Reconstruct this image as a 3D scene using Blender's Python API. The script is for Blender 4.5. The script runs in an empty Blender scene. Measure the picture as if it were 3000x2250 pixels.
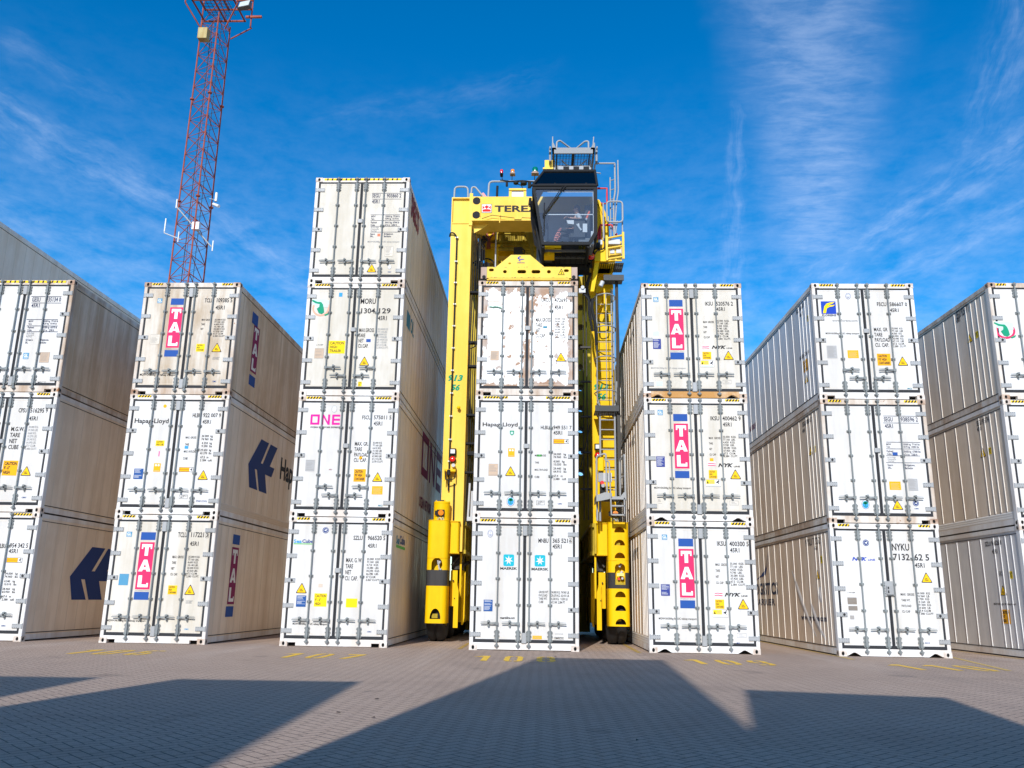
import bpy, bmesh, math, random
from mathutils import Vector, Matrix
random.seed(7)
scene = bpy.context.scene
COL = scene.collection

# ------------------------------------------------------------------ camera
cam_d = bpy.data.cameras.new('camera')
cam = bpy.data.objects.new('camera', cam_d)
COL.objects.link(cam)
cam_d.sensor_width = 36.0
cam_d.lens = 29.889
cam_d.clip_start = 0.1
cam_d.clip_end = 6000
_rt = Vector((0.99930914, 0.03375795, 0.01554498))
_up = Vector((-0.00677527, -0.24578448, 0.96930082))
_fw = Vector((-0.03654232, 0.96873649, 0.24538596))
cam.matrix_world = Matrix(((_rt.x, _up.x, -_fw.x, 1.6155), (_rt.y, _up.y, -_fw.y, -19.6224),
                           (_rt.z, _up.z, -_fw.z, 1.1), (0, 0, 0, 1)))
scene.camera = cam

# ------------------------------------------------------------------ light
SUN_EL = math.radians(31.0)
SUN_AZ = math.radians(188.6)          # from behind the camera, a little to its left
sun_dir = Vector((math.sin(SUN_AZ) * math.cos(SUN_EL), math.cos(SUN_AZ) * math.cos(SUN_EL), math.sin(SUN_EL)))
sl = bpy.data.lights.new('sun', 'SUN')
sl.energy = 3.25
sl.angle = math.radians(0.5)
sl.color = (1.0, 0.965, 0.915)
so = bpy.data.objects.new('sun', sl)
COL.objects.link(so)
so.rotation_euler = (-sun_dir).to_track_quat('-Z', 'Y').to_euler()
so.location = (-20, -60, 60)

scene.view_settings.view_transform = 'Standard'
scene.view_settings.look = 'None'
scene.view_settings.exposure = 0.5
scene.view_settings.gamma = 1.0
scene.render.engine = 'CYCLES'
scene.cycles.use_denoising = True
scene.cycles.max_bounces = 8
scene.cycles.diffuse_bounces = 5
scene.cycles.transparent_max_bounces = 16
scene.cycles.sample_clamp_indirect = 6.0


# ------------------------------------------------------------------ node helper
class NT:
    def __init__(s, tree):
        s.t = tree; s.n = tree.nodes; s.l = tree.links
    def node(s, typ, **kw):
        n = s.n.new(typ)
        for k_, v_ in kw.items(): setattr(n, k_, v_)
        return n
    def put(s, sock, v):
        if isinstance(v, bpy.types.NodeSocket): s.l.new(v, sock)
        elif v is not None:
            if isinstance(v, (tuple, list)) and sock.type == 'RGBA' and len(v) == 3: v = (*v, 1)
            sock.default_value = v
    def m(s, op, a, b=None, c=None, clamp=False):
        n = s.node('ShaderNodeMath', operation=op, use_clamp=clamp)
        s.put(n.inputs[0], a); s.put(n.inputs[1], b)
        if c is not None: s.put(n.inputs[2], c)
        return n.outputs[0]
    def ss(s, x, lo, hi):           # smoothstep
        n = s.node('ShaderNodeMapRange', interpolation_type='SMOOTHSTEP')
        s.put(n.inputs[0], x); s.put(n.inputs[1], lo); s.put(n.inputs[2], hi)
        return n.outputs[0]
    def mix(s, f, a, b, blend='MIX'):
        n = s.node('ShaderNodeMix', data_type='RGBA', blend_type=blend)
        s.put(n.inputs[0], f); s.put(n.inputs[6], a); s.put(n.inputs[7], b)
        return n.outputs[2]
    def noise(s, vec, scale, detail=4, rough=.55, sc=None, dist=0):
        if sc is not None:
            mp = s.node('ShaderNodeMapping'); s.put(mp.inputs[0], vec); mp.inputs[3].default_value = sc; vec = mp.outputs[0]
        n = s.node('ShaderNodeTexNoise'); s.put(n.inputs['Vector'], vec)
        n.inputs['Scale'].default_value = scale; n.inputs['Detail'].default_value = detail
        n.inputs['Roughness'].default_value = rough; n.inputs['Distortion'].default_value = dist
        return n.outputs[0]
    def xyz(s, vec):
        n = s.node('ShaderNodeSeparateXYZ'); s.put(n.inputs[0], vec); return n.outputs
    def comb(s, x, y, z):
        n = s.node('ShaderNodeCombineXYZ'); s.put(n.inputs[0], x); s.put(n.inputs[1], y); s.put(n.inputs[2], z); return n.outputs[0]


# ------------------------------------------------------------------ sky
world = bpy.data.worlds.new('World'); scene.world = world; world.use_nodes = True
W_ = NT(world.node_tree)
bgn = world.node_tree.nodes['Background']
sky = W_.node('ShaderNodeTexSky', sky_type='NISHITA')
sky.sun_disc = False; sky.sun_elevation = SUN_EL; sky.sun_rotation = SUN_AZ
sky.altitude = 0; sky.air_density = 1.0; sky.dust_density = 0.25; sky.ozone_density = 3.0
tc = W_.node('ShaderNodeTexCoord').outputs['Generated']
dx, dy, dz = W_.xyz(tc)
R2D = 57.29578
az = W_.m('MULTIPLY', W_.m('ARCTAN2', dx, dy), R2D)
el = W_.m('MULTIPLY', W_.m('ARCSINE', dz), R2D)
zz = W_.m('MAXIMUM', dz, 0.06)
pl = W_.comb(W_.m('DIVIDE', dx, zz), W_.m('DIVIDE', dy, zz), 0.0)    # flat cloud sheet overhead
wob = W_.m('SUBTRACT', W_.noise(W_.comb(az, el, 0.0), .35, 3), .5)
def band(x0, y0, x1, y1, w0, w1, amp, soft=.35, fibre=0):
    L = math.hypot(x1 - x0, y1 - y0); ux, uy = (x1 - x0) / L, (y1 - y0) / L
    ax_ = W_.m('SUBTRACT', az, x0); ay_ = W_.m('SUBTRACT', el, y0)
    t_ = W_.m('DIVIDE', W_.m('ADD', W_.m('MULTIPLY', ax_, ux), W_.m('MULTIPLY', ay_, uy)), L)
    d_ = W_.m('ABSOLUTE', W_.m('ADD', W_.m('SUBTRACT', W_.m('MULTIPLY', ay_, ux), W_.m('MULTIPLY', ax_, uy)), W_.m('MULTIPLY', wob, 2.2)))
    w_ = W_.m('MULTIPLY_ADD', t_, w1 - w0, w0)
    q_ = W_.m('DIVIDE', d_, w_)
    f_ = W_.m('SUBTRACT', 1.0, W_.ss(q_, 1 - soft, 1 + soft))
    e_ = W_.m('MULTIPLY', W_.ss(t_, -.12, .1), W_.m('SUBTRACT', 1.0, W_.ss(t_, .85, 1.15)))
    sd = W_.m('ADD', W_.m('SUBTRACT', W_.m('MULTIPLY', ay_, ux), W_.m('MULTIPLY', ax_, uy)), W_.m('MULTIPLY', wob, 1.2))
    fib = W_.ss(W_.noise(W_.comb(W_.m('MULTIPLY', t_, L * fibre), sd, x0), 1.5, 8, .62), .3, .78) if fibre else 1.0
    return W_.m('MULTIPLY', W_.m('MULTIPLY', W_.m('MULTIPLY', f_, e_), amp), fib)
rip = W_.noise(pl, 10.0, 7, .66, sc=(.9, 2.0, 1), dist=.3)
wisp = W_.noise(W_.comb(az, el, 0.0), .8, 9, .66, sc=(.45, 1.0, 1), dist=.15)
ripf = W_.ss(rip, .25, .8); wispf = W_.ss(wisp, .3, .85)
big = W_.m('MULTIPLY', band(18.9, 21.5, 19.8, 39, 1.8, 4.8, .85, .95), W_.m('MULTIPLY_ADD', ripf, .8, .2))
dens = big
for b in ((-38.5, 27.3, -24, 23.2, .9, 1.5, .8), (-24, 23.4, -14, 19.0, 1.3, .9, .7), (-37, 30.6, -29, 29, .8, .4, .35), (13.0, 19, 14.2, 31.5, .8, .45, .75),
          (17.5, 20.2, 33.5, 27.4, 1.2, 1.0, .95), (22, 19.2, 34, 24, .8, .9, .7), (28.6, 26, 33.8, 35, 1.0, 1.8, .6), (-17, 30.6, 0, 34, .8, .9, .25), (-36, 21.5, -25, 19.0, 1.2, .8, .45)):
    dens = W_.m('MAXIMUM', dens, W_.m('MULTIPLY', band(*b, .9, .22), W_.m('MULTIPLY_ADD', wispf, .6, .4)))
hz = W_.m('MULTIPLY', W_.m('SUBTRACT', 1.0, W_.ss(el, 8.0, 36.0)), W_.ss(wisp, .2, .8))
dens = W_.m('ADD', dens, W_.m('MULTIPLY', hz, .85), clamp=True)
hsv = W_.node('ShaderNodeHueSaturation'); hsv.inputs['Hue'].default_value = .501
hsv.inputs['Saturation'].default_value = 1.5; hsv.inputs['Value'].default_value = .86
W_.put(hsv.inputs['Color'], sky.outputs[0])
skyc = hsv.outputs[0]
cl = W_.mix(W_.m('MULTIPLY', dens, .32), skyc, (4.3, 4.9, 6.0))
W_.put(bgn.inputs[0], cl)
bgn.inputs[1].default_value = 0.15


# ------------------------------------------------------------------ materials
MAT = {}
def mat(name, col, rough=.5, metal=0.0, spec=.5, emit=None):
    if name in MAT: return MAT[name]
    mm = bpy.data.materials.new(name); mm.use_nodes = True
    b = mm.node_tree.nodes['Principled BSDF']
    b.inputs['Base Color'].default_value = (*col, 1); b.inputs['Roughness'].default_value = rough
    b.inputs['Metallic'].default_value = metal; b.inputs['Specular IOR Level'].default_value = spec
    if emit: b.inputs['Emission Color'].default_value = (*emit[0], 1); b.inputs['Emission Strength'].default_value = emit[1]
    MAT[name] = mm; return mm

def paint(name, base, dirt, amt, rough=.5, streak=True, spots=0.0, spotcol=(.22, .09, .035), lo=.45, hi=.75, sc=2.4, spec=.2, bump=0.0):
    """painted steel: base colour, vertical rain streaks of grime, optional rust blooms; world-space so no two panels repeat"""
    if name in MAT: return MAT[name]
    mm = bpy.data.materials.new(name); mm.use_nodes = True
    N = NT(mm.node_tree); b = mm.node_tree.nodes['Principled BSDF']
    pos = N.node('ShaderNodeNewGeometry').outputs['Position']
    n1 = N.noise(pos, sc, 5, .6, sc=(1, 1, .09) if streak else (1, 1, 1))
    n2 = N.noise(pos, 1.1, 4, .6)
    n3 = N.noise(pos, 14.0, 3, .6, sc=(1, 1, .25))
    k1 = N.m('MULTIPLY_ADD', n1, .6, N.m('MULTIPLY_ADD', n2, .28, N.m('MULTIPLY', n3, .12)))
    f = N.m('MULTIPLY', N.ss(k1, lo - .08, hi - .1), amt)
    c = N.mix(f, base, dirt)
    if spots > 0:
        s1 = N.ss(N.noise(pos, 3.2, 6, .65), .74 - spots * .22, .79 - spots * .2)
        c = N.mix(s1, c, N.mix(N.noise(pos, 30, 3), spotcol, (spotcol[0] * 2, spotcol[1] * 2.1, spotcol[2] * 2)))
    N.put(b.inputs['Base Color'], c)
    b.inputs['Specular IOR Level'].default_value = spec
    N.put(b.inputs['Roughness'], N.m('MULTIPLY_ADD', f, .3, rough))
    if bump:
        bp = N.node('ShaderNodeBump'); bp.inputs['Strength'].default_value = bump; bp.inputs['Distance'].default_value = .02
        N.put(bp.inputs['Height'], N.noise(pos, 1.3, 3, .5, sc=(1, 1, .6))); N.put(b.inputs['Normal'], bp.outputs[0])
    MAT[name] = mm; return mm

def rusty_door():
    mm = bpy.data.materials.new('flaking_white_door'); mm.use_nodes = True
    N = NT(mm.node_tree); b = mm.node_tree.nodes['Principled BSDF']
    tcn = N.node('ShaderNodeTexCoord'); gx, gy, gz = N.xyz(tcn.outputs['Generated'])
    pos = N.node('ShaderNodeNewGeometry').outputs['Position']
    ex = N.m('MINIMUM', N.m('MULTIPLY', gx, .95), N.m('MULTIPLY', N.m('SUBTRACT', 1.0, gx), .95))
    ez = N.m('MINIMUM', N.m('MULTIPLY', gz, 2.5), N.m('MULTIPLY', N.m('SUBTRACT', 1.0, gz), N.m('MULTIPLY_ADD', N.ss(N.xyz(pos)[0], 1.18, 1.25), -1.0, 1.75)))
    e = N.m('MINIMUM', ex, ez)
    n = N.noise(pos, 3.6, 6, .64, sc=(1, 1, .6))
    wx = N.m('MULTIPLY', N.ss(N.xyz(pos)[0], 1.15, 1.3), .035)
    k = N.m('ADD', N.m('SUBTRACT', e, N.m('MULTIPLY', N.m('SUBTRACT', n, .445), .68)), N.m('MULTIPLY', wx, -1.0))
    edge = N.m('SUBTRACT', 1.0, N.ss(k, .0, .03))
    low = N.m('SUBTRACT', 1.0, N.ss(gz, .1, .75))
    thr = N.m('MULTIPLY_ADD', low, -.03, .615)
    sp = N.ss(N.m('SUBTRACT', N.noise(pos, 5.5, 5, .6), thr), 0.0, .012)
    f = N.m('MULTIPLY', N.m('MAXIMUM', edge, sp), .9)
    rust = N.mix(N.noise(pos, 22, 4), (.26, .115, .05), (.42, .25, .14))
    grey = N.mix(N.ss(N.noise(pos, 1.3, 3), .45, .6), rust, (.42, .34, .29))
    c = N.mix(f, (.8, .785, .755), grey)
    N.put(b.inputs['Base Color'], c); N.put(b.inputs['Roughness'], N.m('MULTIPLY_ADD', f, .45, .4))
    MAT['flaking_white_door'] = mm; return mm

WHITE = paint('white_paint_clean', (.705, .70, .685), (.47, .42, .35), .5, spots=.06, spotcol=(.30, .2, .12), bump=.05)
CREAM = paint('white_paint_aged', (.695, .66, .60), (.47, .41, .30), .6, spots=.12, bump=.06)
DIRTY = paint('white_paint_dirty', (.69, .64, .56), (.38, .27, .16), .9, spots=.2, bump=.08)
FRW = paint('frame_white', (.80, .79, .77), (.5, .36, .24), .5, spots=.16)
FRO = paint('frame_orange_rust', (.76, .66, .5), (.52, .27, .09), 1.0, spots=.45, spotcol=(.34, .14, .04), streak=False, lo=.35, hi=.62)
FRD = paint('frame_dirty', (.74, .69, .62), (.36, .22, .12), .8, spots=.4)
SIDES = {
    'tan': (paint('side_tan', (.82, .66, .48), (.46, .31, .18), .7, lo=.42, hi=.72, bump=.12, rough=.4, spec=.35), mat('seam_tan', (.66, .53, .38), .6)),
    'beige': (paint('side_beige', (.86, .73, .58), (.62, .48, .34), .6, bump=.12, rough=.38, spec=.35), mat('seam_beige', (.72, .61, .48), .6)),
    'grey': (paint('side_grey', (.80, .74, .67), (.42, .40, .37), .6, bump=.08, rough=.3, spec=.45), mat('seam_grey', (.66, .65, .63), .5)),
    'ridge': (paint('side_ridge', (.82, .69, .55), (.58, .45, .32), .65, bump=.16), mat('seam_ridge', (.82, .78, .72), .5)),
    'silver': (paint('side_silver', (.76, .74, .72), (.46, .46, .46), .5, rough=.35, bump=.14), mat('seam_silver', (.80, .79, .78), .45)),
}
RUSTC = paint('casting_rust', (.62, .50, .40), (.24, .11, .055), .9, spots=.6, streak=False, sc=5)
CASTW = paint('casting_white', (.74, .71, .66), (.36, .2, .1), .7, spots=.45, streak=False, sc=5)
RODM = paint('galvanised_rod', (.24, .265, .265), (.17, .17, .165), .6, rough=.6, spec=.25)
GALV = paint('galvanised_steel', (.37, .38, .385), (.28, .28, .27), .6, rough=.45, spec=.5)
RUBBER = mat('rubber_gasket', (.032, .034, .038), .7, spec=.2)
HOLE = mat('dark_opening', (.012, .012, .012), .9, spec=.1)
BLACK = mat('black_paint', (.018, .019, .021), .75, spec=.2)
FLAK = rusty_door()
INK = {}
for key_, c_ in dict(k=(.028, .028, .032), n=(.03, .04, .085), g=(.30, .30, .30), b=(.03, .08, .25), bl=(.022, .085, .33), lb=(.05, .32, .62), gb=(.09, .29, .46),
                     mg=(.76, .015, .30), rd=(.78, .03, .13), pu=(.25, .02, .10), dr=(.22, .015, .045), tq=(.02, .22, .33), or_=(.90, .42, .01), ye=(.95, .68, .01),
                     yo=(.93, .56, .01), gr=(.12, .48, .12), rb=(.015, .06, .42), na=(.02, .05, .20), sal=(.85, .22, .12), ta=(.62, .52, .42), tp=(.35, .33, .31), pt=(.58, .74, .74),
                     w=(.80, .80, .79), tan=(.58, .43, .31), cream=(.72, .66, .56), blue=(.02, .09, .30), navy=(.04, .06, .26), grey=(.42, .42, .42), taupe=(.25, .21, .17),
                     star=(.01, .42, .52), green=(.01, .30, .16), hz=(.92, .60, .02), red=(.72, .02, .02), peach=(.80, .40, .28)).items():
    INK[key_.rstrip('_')] = mat('ink_' + key_.rstrip('_'), c_, .7, spec=.2)


# ------------------------------------------------------------------ mesh builder
class MB:
    def __init__(s): s.v = []; s.f = []; s.mi = []; s.sm = []
    def add(s, vs, fs, mi=0, sm=False):
        o = len(s.v); s.v += [tuple(v) for v in vs]
        for f in fs: s.f.append([i + o for i in f]); s.mi.append(mi); s.sm.append(sm)
    def box(s, x0, y0, z0, x1, y1, z1, mi=0):
        if x1 < x0: x0, x1 = x1, x0
        if y1 < y0: y0, y1 = y1, y0
        if z1 < z0: z0, z1 = z1, z0
        s.add([(x0, y0, z0), (x1, y0, z0), (x1, y1, z0), (x0, y1, z0), (x0, y0, z1), (x1, y0, z1), (x1, y1, z1), (x0, y1, z1)],
              [(3, 2, 1, 0), (4, 5, 6, 7), (0, 1, 5, 4), (1, 2, 6, 5), (2, 3, 7, 6), (3, 0, 4, 7)], mi)
        return s
    def bbox(s, x0, y0, z0, x1, y1, z1, b=.02, mi=0):
        """box with chamfered vertical and front edges"""
        pts = [(x0 + b, y0), (x1 - b, y0), (x1, y0 + b), (x1, y1), (x0, y1), (x0, y0 + b)]
        return s.prism(pts, 2, z0, z1, mi)
    def prism(s, pts, ax, a0, a1, mi=0, sm=False):
        n = len(pts)
        def P(p, a):
            return (a, p[0], p[1]) if ax == 0 else ((p[0], a, p[1]) if ax == 1 else (p[0], p[1], a))
        vs = [P(p, a0) for p in pts] + [P(p, a1) for p in pts]
        s.add(vs, [list(range(n))[::-1], list(range(n, 2 * n))], mi)
        s.add(vs, [(i, (i + 1) % n, n + (i + 1) % n, n + i) for i in range(n)], mi, sm)
        return s
    def cyl(s, p0, p1, r, n=10, mi=0, r2=None, caps=True):
        p0 = Vector(p0); p1 = Vector(p1); d = (p1 - p0).normalized()
        a = Vector((0, 0, 1)) if abs(d.z) < .9 else Vector((1, 0, 0))
        u = d.cross(a).normalized(); w = d.cross(u); r2 = r if r2 is None else r2
        cs = [(math.cos(2 * math.pi * i / n), math.sin(2 * math.pi * i / n)) for i in range(n)]
        vs = [p0 + (u * c + w * q) * r for c, q in cs] + [p1 + (u * c + w * q) * r2 for c, q in cs]
        s.add(vs, [(i, (i + 1) % n, n + (i + 1) % n, n + i) for i in range(n)], mi, True)
        if caps: s.add(vs, [list(range(n))[::-1], list(range(n, 2 * n))], mi)
        return s
    def tube(s, pts, r, n=8, mi=0, rad=0.0, closed=False):
        pts = [Vector(p) for p in pts]
        if rad > 0 and len(pts) > 2:
            out = [] if closed else [pts[0]]
            rng = range(len(pts)) if closed else range(1, len(pts) - 1)
            for i in rng:
                a, b, c = pts[i - 1], pts[i], pts[(i + 1) % len(pts)]
                d1 = (a - b); d2 = (c - b); q = min(rad, d1.length * .45, d2.length * .45)
                s0 = b + d1.normalized() * q; s1 = b + d2.normalized() * q
                for t in (0, .25, .5, .75, 1): out.append(s0 * (1 - t) ** 2 + b * 2 * t * (1 - t) + s1 * t * t)
            if not closed: out.append(pts[-1])
            pts = out
        m = len(pts); rings = []
        prev = None
        for i, p in enumerate(pts):
            a = pts[i - 1] if (i > 0 or closed) else p
            b = pts[(i + 1) % m] if (i < m - 1 or closed) else p
            d = (b - a).normalized()
            if prev is None:
                q = Vector((0, 0, 1)) if abs(d.z) < .9 else Vector((1, 0, 0)); u = d.cross(q).normalized()
            else:
                u = (prev - d * prev.dot(d)); u = u.normalized() if u.length > 1e-6 else d.orthogonal().normalized()
            prev = u; w = d.cross(u)
            rings.append([p + (u * math.cos(2 * math.pi * k / n) + w * math.sin(2 * math.pi * k / n)) * r for k in range(n)])
        vs = [v for r_ in rings for v in r_]; fs = []
        for i in range(m if closed else m - 1):
            j = (i + 1) % m
            for k in range(n): fs.append((i * n + k, i * n + (k + 1) % n, j * n + (k + 1) % n, j * n + k))
        s.add(vs, fs, mi, True)
        if not closed: s.add(rings[0] + rings[-1], [list(range(n))[::-1], list(range(n, 2 * n))], mi)
        return s
    def lathe(s, prof, c, ax=2, n=20, mi=0):
        """prof: (radius, height) list round an axis through c"""
        vs = []
        for r, h in prof:
            for k in range(n):
                a = 2 * math.pi * k / n; p, q = r * math.cos(a), r * math.sin(a)
                vs.append((c[0] + p, c[1] + q, c[2] + h) if ax == 2 else ((c[0] + h, c[1] + p, c[2] + q) if ax == 0 else (c[0] + p, c[1] + h, c[2] + q)))
        m = len(prof)
        s.add(vs, [(i * n + k, i * n + (k + 1) % n, (i + 1) * n + (k + 1) % n, (i + 1) * n + k) for i in range(m - 1) for k in range(n)], mi, True)
        return s
    def grate(s, x0, x1, y0, y1, z, step=.07, bw=.022, t=.02, mi=0):
        x = x0
        while x < x1: s.box(x, y0, z, x + bw, y1, z + t, mi); x += step
        y = y0
        while y < y1: s.box(x0, y, z + .003, x1, y + bw, z + t + .003, mi); y += step
        return s
    def mesh(s, name, mats):
        me = bpy.data.meshes.new(name); me.from_pydata(s.v, [], s.f)
        for q in (mats if isinstance(mats, (list, tuple)) else [mats]): me.materials.append(q)
        me.polygons.foreach_set('material_index', s.mi); me.polygons.foreach_set('use_smooth', s.sm)
        me.update(); return me

def ob(name, data, parent=None, loc=None):
    o = bpy.data.objects.new(name, data); COL.objects.link(o)
    if parent is not None: o.parent = parent
    if loc is not None: o.location = loc
    return o
def build(mb, name, mats, parent=None, loc=None): return ob(name, mb.mesh(name, mats), parent, loc)
def tag(o, label, cat, group=None, kind=None):
    if label: o['label'] = label
    if cat: o['category'] = cat
    if group: o['group'] = group
    if kind: o['kind'] = kind
    return o
def thing(name, label, cat, loc=(0, 0, 0), rz=0.0, group=None):
    o = bpy.data.objects.new(name, None); COL.objects.link(o); o.location = loc; o.rotation_euler = (0, 0, rz)
    o.empty_display_size = .3
    return tag(o, label, cat, group)

_tc = {}
def glyphs(txt, st='n'):
    """lettering outlines as (verts, faces) normalised to the unit box"""
    if (txt, st) in _tc: return _tc[(txt, st)]
    cu = bpy.data.curves.new('lettering', 'FONT'); cu.body = txt; cu.resolution_u = 2
    cu.space_line = 1.0 if '\n' in txt else 1.0
    cu.offset = .02
    if st == 'b': cu.offset = .033
    if st == 'i': cu.offset = .045; cu.shear = .3
    if st == 'num': cu.offset = .05; cu.shear = .25
    o = bpy.data.objects.new('lettering', cu); me = bpy.data.meshes.new_from_object(o)
    vs = [(v.co.x, v.co.y) for v in me.vertices]; fs = [list(p.vertices) for p in me.polygons]
    bpy.data.objects.remove(o); bpy.data.meshes.remove(me); bpy.data.curves.remove(cu)
    if not vs: return ([], [])
    x0 = min(v[0] for v in vs); x1 = max(v[0] for v in vs); y0 = min(v[1] for v in vs); y1 = max(v[1] for v in vs)
    r = ([((a - x0) / (x1 - x0 + 1e-9), (b - y0) / (y1 - y0 + 1e-9)) for a, b in vs], fs)
    _tc[(txt, st)] = r; return r
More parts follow.
